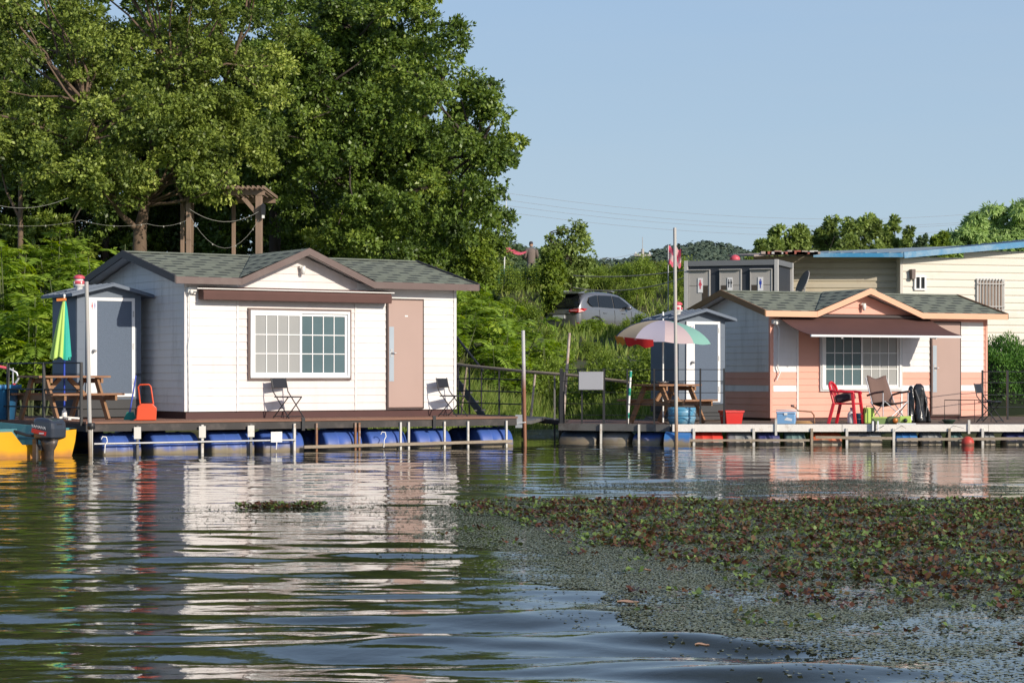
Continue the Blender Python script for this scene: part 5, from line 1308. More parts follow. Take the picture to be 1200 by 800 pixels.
# the dark wood behind
wl_ = [(-30,63),(45,66),(120,64),(205,67),(270,64),(390,66),(460,68),(-90,66),(-60,72),(20,73),(90,72),(160,74),(240,73),(320,72),(420,74),(500,76),(545,78)]
first = None
for i, (px, D) in enumerate(wl_):
    b_ = base_at(px, D)
    if first is None or i == 4:
        kx = 10 + i
        first = tree('woodland_tree', 'x', b_, [(0,0,0),(.1,0,2),(.0,.1,4)], .17,
             [(0,0,1.5,2.2,1.8,1.5,1.8),(0,0,3.1,2.2,1.8,1.5,1.6),(-.9,0,5.2,2.0,2.0,2.0,2),(.9,.2,6.0,2.1,1.9,2.2,2),(0,0,8.3,1.9,1.8,1.9,1.5)], kx, tree_dm, bark_d, 42000, .14, ncl=110)
        o = first
    else:
        o = copy_tree(first, None, b_, rs.uniform(0, 6.28))
    s = rs.uniform(.95, 1.2) if i < 8 else rs.uniform(.7,.85); o.scale = (s, s, s)
    o['label'] = 'shaded tree of the dark wood standing behind the olive and deep green trees'; o['group'] = 'trees of the dark wood behind the white cabin'
# bare trunks in the shade
for (px, D, r, lean, lb_) in ((222,53.5,.10,.05,'slender pale trunk just beside the rustic pergola posts'),(24,53.5,.09,.0,'slim shaded trunk rising from the shrubs at the picture edge')):
    b_ = base_at(px, D)
    tree('young_tree', lb_, b_, [(0,0,0),(lean*.3,0,1.2),(lean,0,2.4),(lean*1.4,0,3.6)], r, [(0,0,3.9,.9,.9,.7,1),(.3,.0,4.6,1.,.9,.8,1)], int(px), tree_lm, bark, 9000, .10, ncl=28, forks=[([(lean,0,2.2),(lean-.35,0,2.9),(lean-.5,0,3.5)], r*.5, .02)])
# scraggy tree right of the person
bE = base_at(668, 79); le = lambda px, py, D=79: loc_of(px, py, D, bE)
tree('young_tree', 'yellow green young tree with loose upright shoots behind the parked car', bE, [(0,0,0), le(668,330), le(668,300)], .09,
     lobes_px([(662,318,79,24,26,2.2),(650,300,79,16,20,1.2),(672,290,79,14,18,.8),(682,312,79,14,22,.8),(662,275,79,7,10,.3),(677,272,79,6,11,.3),(689,283,79,5,9,.25),(648,285,79,6,9,.25)], bE), 5, pale_m, bark_d, 7500, .13, ncl=70, clr=(.16,.36),
     forks=[([le(668,310), le(672,285), le(677,265)], .03, .01), ([le(668,310), le(655,290), le(645,272)], .03, .01)])
for i, (px, py, D, w_, lb_) in enumerate(((560,262,70,15,'leafy yellow green young tree at the foot of the deep green tree'),(649,290,76,8,'low sunlit young tree between the standing person and the loose upright one'))):
    b_ = base_at(px, D); w = w_*D/FPX; zt = zof(py, D)-b_[2]
    tree('young_tree', lb_, b_, [(0,0,0),(0,.05,zt*.4),(.1,0,zt*.7)], .07, [(0,0,zt*.55,w,w,zt*.3,2),(w*.4,0,zt*.8,w*.5,w*.5,zt*.16,.7),(-w*.4,0,zt*.74,w*.5,w*.5,zt*.16,.7)], 85+i, bush_m, bark_d, 12000, .12, ncl=60, clr=(.14,.32))
# orchard rows behind
oc = None
for i in range(80):
    px = rs.uniform(560, 900); D = rs.uniform(98, 128); b_ = base_at(px, D)
    if i < 3:
        oc = tree('orchard_tree', 'x', b_, [(0,0,0),(0,0,.8),(.1,0,1.5)], .07, [(0,0,1.7,1.5,1.3,.9,1),(.5,0,2.2,1.1,1.,.7,.6)], 60+i, orch_m if i else far_m, bark_d, 5200, .17, ncl=30); ocs = [oc] if i == 0 else ocs + [oc]; o = oc
    else: o = copy_tree(ocs[i % 3], None, b_, rs.uniform(0, 6.28))
    s = rs.uniform(.5, .68); o.scale = (s*1.5, s*1.5, s)
    o['label'] = 'low rust tinged orchard tree in the field beyond the parked car'; o['group'] = 'orchard trees beyond the car'
# dark trees at the far left of the field
for i, (px, D, s) in enumerate(((598,135,1.25),(622,138,1.3),(575,132,1.4),(640,142,1.1),(660,150,.85))):
    b_ = base_at(px, D); o = copy_tree(ocs[0], None, b_, i*1.1); o.name = 'field_tree'; o.scale = (1.25*s, 1.25*s, 1.0*s); o['label'] = 'rounded dark green tree on the skyline beyond the standing person'; o['group'] = 'dark trees on the skyline'
# poplar-like and willow trees behind the cream building
def upright(px, py, D, wpx, lb_, i, m_, drop=-.1, grp='trees behind the cream building', n=17000, ls=.2, asp=.62):
    b_ = base_at(px, D); zt = zof(py, D) - b_[2]; w = wpx*D/FPX
    return tree('background_tree', lb_, b_, [(0,0,0),(0,0,zt*.4),(.1,0,zt*.75)], .14, [(0,0,zt*.5,w*1.25,w,zt*.3,2),(w*.9,0,zt*.6,w*.6,w*.6,zt*.14,.8),(-w*1.0,0,zt*.52,w*.6,w*.6,zt*.16,.8),(0,0,zt*.76,w*.7,w*.7,zt*.16,1.2),(w*.3,0,zt*.88,w*.25,w*.25,zt*.10,.4),(-w*.5,0,zt*.78,w*.3,w*.3,zt*.1,.4)], i, m_, bark_d, n, ls, ncl=70, clr=(.09*w+.08,.26*w+.14), drop=drop, group=None, asp=asp)
upright(905, 262, 112, 20, 'small loose green tree at the shaded end of the cream building roof', 71, pale_m)
upright(935, 254, 113, 18, 'narrow yellow green tree above the cream building, second from the toilet container', 72, pale_m)
upright(968, 251, 114, 20, 'spreading green tree above the middle of the cream building roof', 73, pale_m)
upright(1012, 243, 112, 28, 'tallest round topped green tree above the blue roof edge', 74, pale_m)
upright(1043, 252, 113, 14, 'slim pointed green tree beside the round topped one above the blue roof', 75, pale_m, n=8000)
upright(1063, 261, 112, 9, 'thin conical young tree in the gap above the blue roof', 76, pale_m, n=5000)
upright(1079, 265, 112, 7, 'thinnest spindly sapling above the blue roof', 77, far_m, n=4000)
upright(990, 272, 108, 22, 'broad low green bush just clearing the middle of the blue roof', 91, pale_m)
upright(890, 284, 106, 16, 'lowest rounded green tree over the rusty lean to roof', 92, pale_m)
upright(1100, 268, 124, 20, 'short bushy green tree at the foot of the pale willows', 93, bush_m)
upright(1132, 248, 128, 34, 'drooping pale green willow above the blue roof, lower of the pair', 78, willow_m, -1.1, n=26000, ls=.34, asp=.28)
upright(1190, 222, 130, 44, 'drooping pale green willow above the blue roof, taller of the pair', 79, willow_m, -1.1, n=34000, ls=.34, asp=.28)
upright(1240, 235, 129, 40, 'pale willow further along behind the cream building', 80, willow_m, -1.1, n=18000, ls=.34, asp=.28)
# hedge on the right
hg = thing('hedge', 'thick dark green clipped hedge on the bank beyond the coral cabin', 'hedge', (12.6, 49.6, gz(12.6,49.6)))
rg = np.random.default_rng(90); n = 46000
X = rg.uniform(-3.2, 3.6, n); th = rg.uniform(0, math.pi, n); q = rg.uniform(.8,1.03,n); bl = .10*np.sin(X*5+1)+.08*np.sin(X*9+th*4)+.06*np.sin(th*9+X*3)
Z = 1.35*np.sin(th)**.6*(q+bl)*1.0 + .0; Yy = -.9*np.cos(th)*(q+bl); B = np.stack([X, Yy, Z], 1); nr = norm(np.stack([0*X, -np.cos(th), np.sin(th)+.05], 1))
d = norm(nr*.7 + rg.normal(size=(n,3))*.6 + np.array([0,0,.3])); w = norm(np.cross(d, nr + rg.normal(size=(n,3))*.4)); L = Leaves(); L.add(B, d, w, rg.uniform(.05,.11,n), rg.uniform(.02,.035,n), np.clip(.4+bl*2+rg.normal(0,.18,n),0,1)); L.build('foliage', gorse_m, hg)
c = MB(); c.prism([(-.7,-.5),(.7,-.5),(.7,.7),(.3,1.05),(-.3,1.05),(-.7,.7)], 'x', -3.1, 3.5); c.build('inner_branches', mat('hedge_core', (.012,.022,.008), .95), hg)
# ------------------------------------------------------------- parked car
silver = mat('car_silver', (.24,.245,.255), .28, metal=.55, var=.03, coat=.6)
car_glass = mat('car_glass', (.012,.014,.016), .06, var=.1)
car_black = mat('car_black', (.02,.02,.02), .5); tyre_m = mat('tyre', (.02,.02,.02), .85, bump=.3); rim_m = mat('rim_alloy', (.45,.45,.46), .3, metal=.8)
lens_red = mat('tail_lens', (.55,.01,.015), .15, coat=.5); lens_clear = mat('lens_clear', (.7,.6,.6), .15)
cp = at(681, 75.0); ca = R(52)
car = thing('parked_car', 'silver grey suv parked on the bank above the bushes, seen from behind', 'car', (cp[0], cp[1], zof(396,75)), ca)
# local x forward, y to the left, origin at the rear right ground corner
Wd = 1.88; cy = Wd/2
rail = [(-.02,.45,.58,.92,.90),(.0,.62,.80,.94,.93),(.06,.80,1.02,.95,1.05),(.25,.86,1.05,.965,1.42),(.45,.90,1.06,.97,1.60),(.9,.94,1.055,.97,1.665),(1.5,.94,1.04,.97,1.685),(2.2,.94,1.03,.97,1.67),(2.7,.94,1.02,.97,1.58),(3.15,.94,1.01,.965,1.30),(3.5,.93,1.0,.955,1.08),(4.0,.90,.96,.93,.99),(4.4,.84,.86,.88,.90),(4.62,.74,.70,.80,.76),(4.68,.66,.55,.72,.60)]
b = MB(); k = 15; vs = []
for (x, w, zb, _, zr) in rail:
    zl = .33 if .3 < x < 4.3 else .38; zr = max(zr, zb+.01); half = [(w*.93, zl), (w*.995, .5 if zb > .6 else zl+.05), (w, (.5+zb)/2), (w*.985, zb)]
    g = zr - zb; tw = w*.98 - .30*g*.62
    half += [(w*.98 - .28*g*.5*.8, zb + g*.5), (tw+.0, zb + g*.88), (tw*.86, zb+g*.985)]
    pts = [(cy - a, z) for a, z in half] + [(cy, zr+.01)] + [(cy + a, z) for a, z in half[::-1]]
    vs += [(x, y, z) for y, z in pts]
ns = len(rail)
b.add(vs, [(i*k+j, i*k+j+1, (i+1)*k+j+1, (i+1)*k+j) for i in range(ns-1) for j in range(k-1)] + [tuple(range(k))[::-1], tuple(range((ns-1)*k, ns*k))], 0, True)
body = b.build('body', silver, car)
bs = body.modifiers.new('sub','SUBSURF'); bs.levels = 1; bs.render_levels = 2
def side_y(z, x): # right side y of greenhouse surface
    g = (1.66-1.05); return cy - (.94*.98 - .28*max(0,(z-1.04))*.8) - .022
def side_pane(nm, pts, m_=car_glass, off=0.0):
    q = MB(); q.add([(x, side_y(z,x)-off, z) for x, z in pts], [tuple(range(len(pts)))]); q.add([(x, side_y(z,x)+.05, z) for x, z in pts], [tuple(range(len(pts)))[::-1]]); return q.build(nm, m_, car)
side_pane('side_window', [(.62,1.16),(.50,1.28),(.62,1.46),(.98,1.53),(1.10,1.53),(1.08,1.12),(.75,1.12)])
side_pane('side_window', [(1.13,1.12),(1.15,1.535),(1.98,1.54),(2.0,1.10)])
side_pane('side_window', [(2.06,1.10),(2.04,1.54),(2.45,1.50),(3.0,1.22),(3.08,1.09)])
# rear window and hatch details on the tail
def rear(nm, pts, m_, off=.012, parent=car):
    q = MB(); q.add([(x-off, y, z) for x, y, z in pts], [tuple(range(len(pts)))]); q.add([(x+.03, y, z) for x, y, z in pts], [tuple(range(len(pts)))[::-1]]); return q.build(nm, m_, parent)
rear('rear_window', [(.035,.14,1.10),(.035,Wd-.14,1.10),(.20,Wd-.22,1.36),(.36,Wd-.30,1.52),(.36,.30,1.52),(.20,.22,1.36)], car_glass, .03)
sp_ = MB(); sp_.add([(.20,.26,1.60),(.20,Wd-.26,1.60),(.62,Wd-.30,1.68),(.62,.30,1.68),(.20,.26,1.57),(.20,Wd-.26,1.57),(.62,Wd-.30,1.6),(.62,.30,1.6)], [(0,1,2,3),(4,7,6,5),(0,4,5,1),(1,5,6,2),(3,2,6,7),(0,3,7,4)]); sp_.build('spoiler', silver, car, bevel=.01)
for s in (0, 1):
    f_ = (lambda y: y) if s == 0 else (lambda y: Wd - y)
    q = MB(); q.add([(-.045,f_(.50),.93),(-.035,f_(.08),.90),(.16,f_(-.025),.95),(.34,f_(-.025),1.03),(.10,f_(-.02),1.05),(-.0,f_(.10),1.04),(-.03,f_(.5),1.0)], [(0,1,5,6),(1,2,3,4,5)]); tl = q.build('tail_light', lens_red, car)
    sm = tl.modifiers.new('solid','SOLIDIFY'); sm.thickness = .03
    q = MB(); q.add([(-.055,f_(.44),.965),(-.052,f_(.12),.955),(-.045,f_(.12),.975),(-.05,f_(.44),.985)], [(0,1,2,3)]); q.build('clear_strip', lens_clear, tl)
    q = MB(); q.box(-.055,-.03,f_(.14)-.07,f_(.14)+.07,.50,.54); q.build('reflector', lens_red, car)
    # wheels
    yy = .02 if s == 0 else Wd-.02
    for x in (.93, 3.62):
        w_ = MB(); Mw = Matrix.Rotation(math.pi/2 if s == 0 else -math.pi/2, 4, 'X')
        w_.lathe([(.24,-.2),(.34,-.2),(.365,-.17),(.365,-.03),(.34,.0),(.24,.0)], (x, yy, .365), 28, M=Mw); wo = w_.build('wheel', tyre_m, car)
        w_ = MB(); w_.lathe([(.0,-.04),(.07,-.03),(.22,-.04),(.245,-.01),(.245,-.05),(.0,-.08)], (x, yy, .365), 24, M=Mw)
        for sp in range(5):
            aa = sp*2*math.pi/5; w_.beam((x+.04*math.cos(aa), yy-(.028 if s == 0 else -.028), .365+.04*math.sin(aa)), (x+.23*math.cos(aa), yy-(.012 if s == 0 else -.012), .365+.23*math.sin(aa)), .03, .05, up=(0,1,0))
        w_.build('rim', rim_m, wo)
        w_ = MB(); vs = []
        for i in range(15):
            a_ = math.pi*i/14*1.1 - .05*math.pi
            for r_ in (.385, .44): vs.append((x + r_*math.cos(a_), (-.006 if s == 0 else Wd+.006), .365 + r_*math.sin(a_)))
        w_.add(vs, [(2*i,2*i+1,2*i+3,2*i+2) for i in range(14)]); o = w_.build('wheel_arch', car_black, car); sm = o.modifiers.new('solid','SOLIDIFY'); sm.thickness = .03; sm.offset = 0
    q = MB(); q.path([(.6,f_(.30),1.70),(.75,f_(.28),1.715),(2.2,f_(.28),1.715),(2.4,f_(.29),1.69)], .018, 6); q.build('roof_rail', steel, car)
    q = MB(); q.lathe([(0,-.11),(.06,-.1),(.085,0),(.06,.1),(0,.11)], (2.78, f_(-.10), 1.12), 12, M=Matrix.Rotation(math.pi/2,4,'X')); q.build('mirror', silver, car)
    for x in (1.45, 2.6):
        q = MB(); q.box(x-.1,x+.1,f_(.0)-.03 if s == 0 else f_(.0)-.01,f_(.0)+.01 if s==0 else f_(.0)+.03,.90,.925); q.build('door_handle', silver, car, bevel=.006)
    for x in (1.12, 2.05, 3.1):
        q = MB(); q.path([(x, f_(-.002), .45),(x+.02, f_(-.004), .80),(x, f_(.01), 1.02)], .005, 4); q.build('door_gap', car_black, car)
q = MB(); q.box(-.06,-.02,cy-.75,cy+.75,.30,.44); q.build('lower_bumper', car_black, car, bevel=.02)
q = MB(); q.box(-.055,-.03,cy-.26,cy+.26,.70,.82); q.build('plate', sticker, car)
q = MB(); q.box(-.055,-.03,cy-.45,cy+.45,.87,.90); q.build('chrome_strip', steel, car)

# ------------------------------------------------------------- toilet container
cg_ = mat('container_dark', (.028,.034,.045), .55, var=.15); cf = mat('container_frame', (.50,.49,.47), .5, var=.08); crf = mat('container_roof', (.16,.17,.18), .5, var=.08); cdoor = mat('container_door', (.40,.385,.36), .5, var=.05); cdk = mat('door_brown', (.06,.045,.03), .5)
D_ = 58.0; x0c = at(804, D_)[0]
ct = thing('toilet_container', 'dark grey container of three public toilets with grey doors behind the coral cabin', 'toilet container', (x0c, D_+.7, zof(304,D_)-2.62), R(-19))
Wc, Dc, Hc = 2.62, 2.1, 2.62
q = MB(); q.box(.07,Wc-.07,.07,Dc-.07,.05,Hc-.12); q.build('wall', cg_, ct)
for (x, y) in ((.05,.05),(Wc-.05,.05),(Wc-.05,Dc-.05),(.05,Dc-.05)):
    q = MB(); q.box(x-.055,x+.055,y-.055,y+.055,0,Hc); q.build('corner_post', cf, ct, bevel=.01)
q = MB(); q.box(.108,Wc-.108,.0,.10,Hc-.15,Hc-.005); q.box(.108,Wc-.108,Dc-.1,Dc,Hc-.15,Hc-.005); q.box(0,.1,.108,Dc-.108,Hc-.15,Hc-.005); q.box(Wc-.1,Wc,.108,Dc-.108,Hc-.15,Hc-.005); q.box(.1,Wc-.1,.1,Dc-.1,Hc-.1,Hc-.02); q.build('roof_frame', crf, ct)
for i, (x0, hinge) in enumerate(((.14,1),(1.02,0),(1.87,0))):
    w_ = .56
    q = MB(); q.box(x0, x0+w_, .02, .066, .12, 2.34); d = q.build('door', cdoor, ct, bevel=.004)
    q = MB(); 
    if hinge: q.box(x0+w_-.19, x0+w_-.03, .012, .019, .12, 1.92)
    else: q.box(x0+.02, x0+.17, .012, .019, .12, 1.92)
    q.build('dark_panel', cdk, d)
    q = MB(); q.box(x0-.02,x0+w_+.03,-.07,.06,2.35,2.37); q.box(x0+w_+.005,x0+w_+.03,.0,.066,.12,2.348); q.box(x0-.02,x0-.003,.0,.066,.12,2.348); q.build('door_hood', cf, d)
    for zz in (1.1,1.93):
        q = MB(); q.box(x0+.005,x0+w_-.005,.0165,.0195,zz-.005,zz+.005); q.build('seam', cdk, d) if not hinge or zz == 1.93 else None
    sx_ = x0 + (.40-.08 if hinge else .27); 
    q = MB(); q.box(sx_-.07,sx_+.07,.0,.011,1.74,2.14); sgn = q.build('sign', sticker, d)
    q = MB(); Mx = Matrix.Rotation(math.pi/2,4,'X'); q.T = Matrix.Translation((0,0,.24))
    if i == 0:
        q.lathe([(.001,-.001),(.022,-.001),(.022,.001),(.001,.001)], (sx_,-.003,1.83), 12, M=Mx); q.prism([(sx_-.02,1.80),(sx_+.02,1.80),(sx_+.05,1.70),(sx_+.02,1.69),(sx_+.015,1.60),(sx_-.015,1.60),(sx_-.02,1.69),(sx_-.05,1.70)], 'y', -.004, -.001); q.build('symbol', pinkred, sgn)
    elif i == 1:
        for dx, f__ in ((-.03,1),(.035,0)):
            q.lathe([(.001,-.001),(.017,-.001),(.017,.001),(.001,.001)], (sx_+dx,-.003,1.84), 12, M=Mx); q.prism([(sx_+dx-.015,1.815),(sx_+dx+.015,1.815),(sx_+dx+.03,1.74),(sx_+dx+.012,1.73),(sx_+dx+.012,1.63),(sx_+dx-.012,1.63),(sx_+dx-.012,1.73),(sx_+dx-.022,1.74)], 'y', -.004, -.001)
        q.build('symbol', blk, sgn)
    else:
        q.lathe([(.001,-.001),(.022,-.001),(.022,.001),(.001,.001)], (sx_,-.003,1.83), 12, M=Mx); q.prism([(sx_-.035,1.80),(sx_+.035,1.80),(sx_+.03,1.70),(sx_+.015,1.70),(sx_+.012,1.60),(sx_-.012,1.60),(sx_-.015,1.70),(sx_-.03,1.70)], 'y', -.004, -.001); q.build('symbol', blue_fig, sgn)
    q = MB(); q.lathe([(0,0),(.02,0),(.02,.04),(.03,.05),(0,.06)], (x0+w_-.07 if hinge else x0+.06,.011,1.05), 10, M=Mx); q.build('handle', steel, d)
rv = MB(); rv.lathe([(.06,0),(.06,.06),(.0,.07)], (1.2,1.0,Hc-.02), 14); r_ = rv.build('roof_vent', lamp_white, ct); q = MB(); q.lathe([(.13,.06),(.15,.10),(.12,.17),(.05,.21),(0,.22)], (1.2,1.0,Hc-.02), 16); q.build('vent_cap', pinkred, r_)

# ------------------------------------------------------------- cream building
crm = mat('sheet_cream', (.74,.69,.60), .5, var=.04, scale=.6, dirt=(.55,.48,.36), dirt_scale=.5, dlo=.55, dhi=.9)
crm2 = mat('sheet_tan', (.52,.46,.35), .55, var=.06, scale=.6, dirt=(.35,.27,.17), dirt_scale=.7)
blue_roof = mat('roof_blue', (.03,.22,.42), .45, var=.15, dirt=(.35,.45,.50), dirt_scale=.8); roof_dull = mat('roof_dull', (.32,.40,.42), .5, var=.2, dirt=(.16,.08,.05), dirt_scale=1.5)
cb = thing('farm_building', 'long cream metal clad building with a blue sheet roof behind the coral cabin', 'building', (at(1056,62)[0], 62.0, 1.7))
th = R(17)
def ribs(mb, p, q_, z0f, z1, mi, pitch=.22, out=.025):
    """horizontal rolled sheet ribs between plan points p and q; z1(s) top"""
    p = Vector(p); q_ = Vector(q_); u = (q_-p); Lw = u.length; u.normalize(); n = Vector((u.y, -u.x)); z = z0f
    top = max(z1(0), z1(Lw))
    while z < top:
        s0, s1 = 0.0, Lw
        zt = z + pitch
        if z1(Lw) >= z1(0):
            if zt > z1(0): s0 = Lw*(min(zt, z1(Lw))-z1(0))/(z1(Lw)-z1(0)+1e-6)
        zc = min(zt, top)
        prof = [(z,.0),(z+pitch*.15,out),(z+pitch*.75,out),(z+pitch*.9,0),(zt,0)]
        for (za, oa), (zb_, ob) in zip(prof[:-1], prof[1:]):
            if za >= top: break
            mb.add([(p.x+u.x*s0+n.x*oa, p.y+u.y*s0+n.y*oa, za),(p.x+u.x*s1+n.x*oa, p.y+u.y*s1+n.y*oa, za),(p.x+u.x*s1+n.x*ob, p.y+u.y*s1+n.y*ob, zb_),(p.x+u.x*s0+n.x*ob, p.y+u.y*s0+n.y*ob, zb_)], [(0,1,2,3)], mi)
        z = zt
zc0 = zof(300,62)-1.7; Lr = 9.0
cR = (math.cos(th)*Lr, math.sin(th)*Lr)
ztop = lambda s: zc0 + s*.098
q = MB(); ribs(q, (0,0), cR, -.3, ztop, 0); q.build('end_wall', crm, cb, fix=False)
xl = at(880, 63.2)[0]-cb.location.x
zl_ = zof(303,63)-1.7
q = MB(); ribs(q, (xl, .6), (-.02, .6), -.3, lambda s: zl_-.02, 0, pitch=.2, out=.035); q.build('side_wall', crm2, cb, fix=False)
q = MB(); q.prism([(0.02,.05),(cR[0]-.05,cR[1]+.05),(cR[0]-.05,10),(xl,10),(xl,.66),(.02,.66)], 'z', -.3, zc0-.15); q.build('wall_core', crm2, cb)
q = MB(); q.box(-.03,.05,-.03,.65,-.3,zc0-.02); q.build('corner_trim', crm, cb)
# roof sheets
def sheet_roof(pts, t=.05): 
    m_ = MB(); n_ = len(pts); m_.add(pts + [(a,b_,c-t) for a,b_,c in pts], [tuple(range(n_)), tuple(range(n_,2*n_))[::-1]] + [(i,(i+1)%n_,n_+(i+1)%n_,n_+i) for i in range(n_)]); return m_
eR = (math.cos(th)*(Lr+.3)+.1, math.sin(th)*(Lr+.3)-.35)
rm = sheet_roof([(-2.6,-.45,zl_+.07),(0.0,-.42,zc0+.05),(eR[0],eR[1],zc0+.95),(eR[0]-1,eR[1]+10,zc0+1.2),(-2.6,10,zc0+.65)]); rr_ = rm.build('roof', roof_dull, cb)
rm = MB(); rm.beam((0.0,-.45,zc0-.0),(eR[0],eR[1]-.03,zc0+.91),.04,.17); rm.build('fascia', blue_roof, rr_)
rm = MB(); rm.beam((-2.62,-.48,zl_+.02),(-.02,-.46,zc0-.0),.04,.12); rm.build('fascia', blue_roof, rr_)
for i in range(26):
    y = -.4; x = -2.5 + i*.35
    if x < 0: z = zl_+.07 + (x+2.6)/2.6*(zc0-.02-zl_); yb = -.44
    else: z = zc0+.05 + x/eR[0]*.9; yb = -.42 + x/eR[0]*(eR[1]+.42)
    c = MB(); c.path([(x,yb,z+.01),(x+.05,10,z+.45)], .035, 5); c.build('roof_rib', roof_dull, rr_)
rm = sheet_roof([(xl-.2,-1.35,zl_-.02),(-2.6,-1.1,zl_+.09),(-2.6,6,zl_+.5),(xl-.2,6,zl_+.4)]); lo = rm.build('lean_to_roof', mat('roof_rust', (.35,.28,.24), .6, var=.35, scale=3, dirt=(.22,.05,.03), dirt_scale=2), cb)
rs2 = random.Random(4)
for i in range(13):
    x = xl + i*(-2.6-xl)/13; c = MB(); c.box(x, x+rs2.uniform(.15,.3), -1.4, -1.2+rs2.uniform(0,.3), zl_+.0, zl_+.05+rs2.uniform(0,.06)); c.build('loose_sheet', [mat('roof_rust', ()), mat('rust_red', (.35,.10,.07), .7, var=.3), cf][rs2.randrange(3)] if i % 3 else mat('roof_rust', ()), lo)
# windows in the end wall
def on_wall(px, py):   # intersect view ray with the end wall plane
    k = (px-600)/FPX; X0, Y0 = cb.location.x, 62.0
    s = (k*Y0 - X0)/(math.cos(th) - k*math.sin(th)); D = Y0 + s*math.sin(th); return s, zof(py, D) - 1.7
def wall_box(m_, s0, s1, z0, z1, o0, o1):
    c, s = math.cos(th), math.sin(th)
    def P(a, o, z): return (a*c + o*s, a*s - o*c, z)
    m_.add([P(s0,o0,z0),P(s1,o0,z0),P(s1,o1,z0),P(s0,o1,z0),P(s0,o0,z1),P(s1,o0,z1),P(s1,o1,z1),P(s0,o1,z1)], [(3,2,1,0),(4,5,6,7),(0,1,5,4),(1,2,6,5),(2,3,7,6),(3,0,4,7)])
s0, z0 = on_wall(1145, 363); s1, z1 = on_wall(1174, 329)
q = MB(); wall_box(q, s0, s1, z0, z1, .02, .05); w_ = q.build('window', mat('curtain_tan', (.33,.25,.2), .6, var=.25, scale=4), cb)
q = MB(); t=.05
for a in ((s0-t,s1+t,z1,z1+t),(s0-t,s1+t,z0-t,z0),(s0-t,s0,z0,z1),(s1,s1+t,z0,z1)): wall_box(q, *a, .02, .09)
q.build('frame', cf, w_)
for i in range(8):
    q = MB(); a = s0 + (s1-s0)*(i+.5)/8; wall_box(q, a-.012, a+.012, z0-.04, z1+.05, .10, .125); q.build('bar', cf, w_)
for zz in (z0+.1, z1-.1):
    q = MB(); wall_box(q, s0-.05, s1+.05, zz-.012, zz+.012, .126, .14); q.build('cross_bar', cf, w_)
s0, z0 = on_wall(1072, 338); s1, z1 = on_wall(1082, 325)
q = MB(); wall_box(q, s0, s1, z0, z1, .02, .05); w_ = q.build('window', car_glass, cb)
q = MB()
for a in ((s0-t,s1+t,z1,z1+t),(s0-t,s1+t,z0-t,z0),(s0-t,s0,z0,z1),(s1,s1+t,z0,z1),((s0+s1)/2-.02,(s0+s1)/2+.02,z0,z1)): wall_box(q, *a, .02, .09)
q.build('frame', pure_white, w_)
s0, z0 = on_wall(1067, 327); q = MB(); wall_box(q, s0-.05, s0+.06, z0, z0+.28, .02, .2); q.build('meter_box', brown_trim, cb)
# satellite dish
sd = thing('satellite_dish', 'grey satellite dish beside the tan wall, seen from its edge', 'satellite dish', (at(943,60.6)[0], 60.6, zof(347,60.6)))
q = MB(); Md = Matrix.Rotation(R(192),4,'Z') @ Matrix.Rotation(R(66),4,'Y'); q.lathe([(0,.0),(.15,.01),(.3,.045),(.38,.075)], (0,0,.35), 24, M=Md); o = q.build('dish', mat('dish_grey', (.32,.31,.29), .5, var=.15), sd); sm = o.modifiers.new('solid','SOLIDIFY'); sm.thickness = .012
q = MB(); q.path([(0,0,-.6),(0,.05,.2),(0,0,.35)], .025, 8); q.build('mast', steel, sd)
q = MB(); q.path([(0,0,.15),(-.35,-.35,.12),(-.42,-.42,.28)], .012, 6); q.build('feed_arm', steel, sd)
q = MB(); q.lathe([(0,-.03),(.03,-.03),(.035,.04),(0,.05)], (-.43,-.43,.3), 10); q.build('feed_horn', lamp_white, sd)

# ------------------------------------------------------------- pergola in the trees
rw = mat('rustic_wood', (.26,.18,.13), .85, var=.3, scale=4, stretch=(1,1,.2), bump=.5, bscale=20)
pg = thing('pergola', 'rustic timber pergola with slatted top standing under the trees', 'pergola', base_at(303, 53))
zr_ = zof(222, 53) - pg.location.z
def pgx(px, D=53): return at(px, D)[0] - pg.location.x
for (px, dy, w, hh) in ((303.5,0,.17,zr_),(219,.3,.13,zr_+.1),(205,1.2,.10,zr_-.1),(259,2.4,.10,zr_)):
    q = MB(); x = pgx(px); q.box(x-w/2,x+w/2,dy-w/2,dy+w/2,-.3,hh-.15); q.build('post', rw, pg, bevel=.015)
for y_ in (0,2.4):
    q = MB(); q.box(pgx(262),pgx(310),y_-.1,y_+.1,zr_-.15,zr_-.02); q.build('beam', rw, pg)
for i in range(9):
    q = MB(); x = pgx(262)+i*.125; q.box(x,x+.05,-.4,2.7,zr_-.015,zr_+.06); q.build('rafter', rw, pg)
q = MB(); q.beam((pgx(285),-.0,zr_-.2),(pgx(302),0,zr_-.62),.07,.10); q.build('brace', rw, pg)
ln = thing('lantern', 'small black lantern fixed to the pergola post', 'lantern', (at(308.5,52.8)[0], 52.8, zof(252,52.8)))
q = MB(); q.box(-.05,.05,-.05,.05,.0,.22); q.build('housing', black_metal, ln); q = MB(); q.prism([(-.07,.221),(.07,.221),(0,.3)], 'y', -.06,.06); q.build('cap', black_metal, ln); q = MB(); q.box(-.03,.03,-.04,.04,-.08,-.001); q.build('lens', lamp_white, ln)
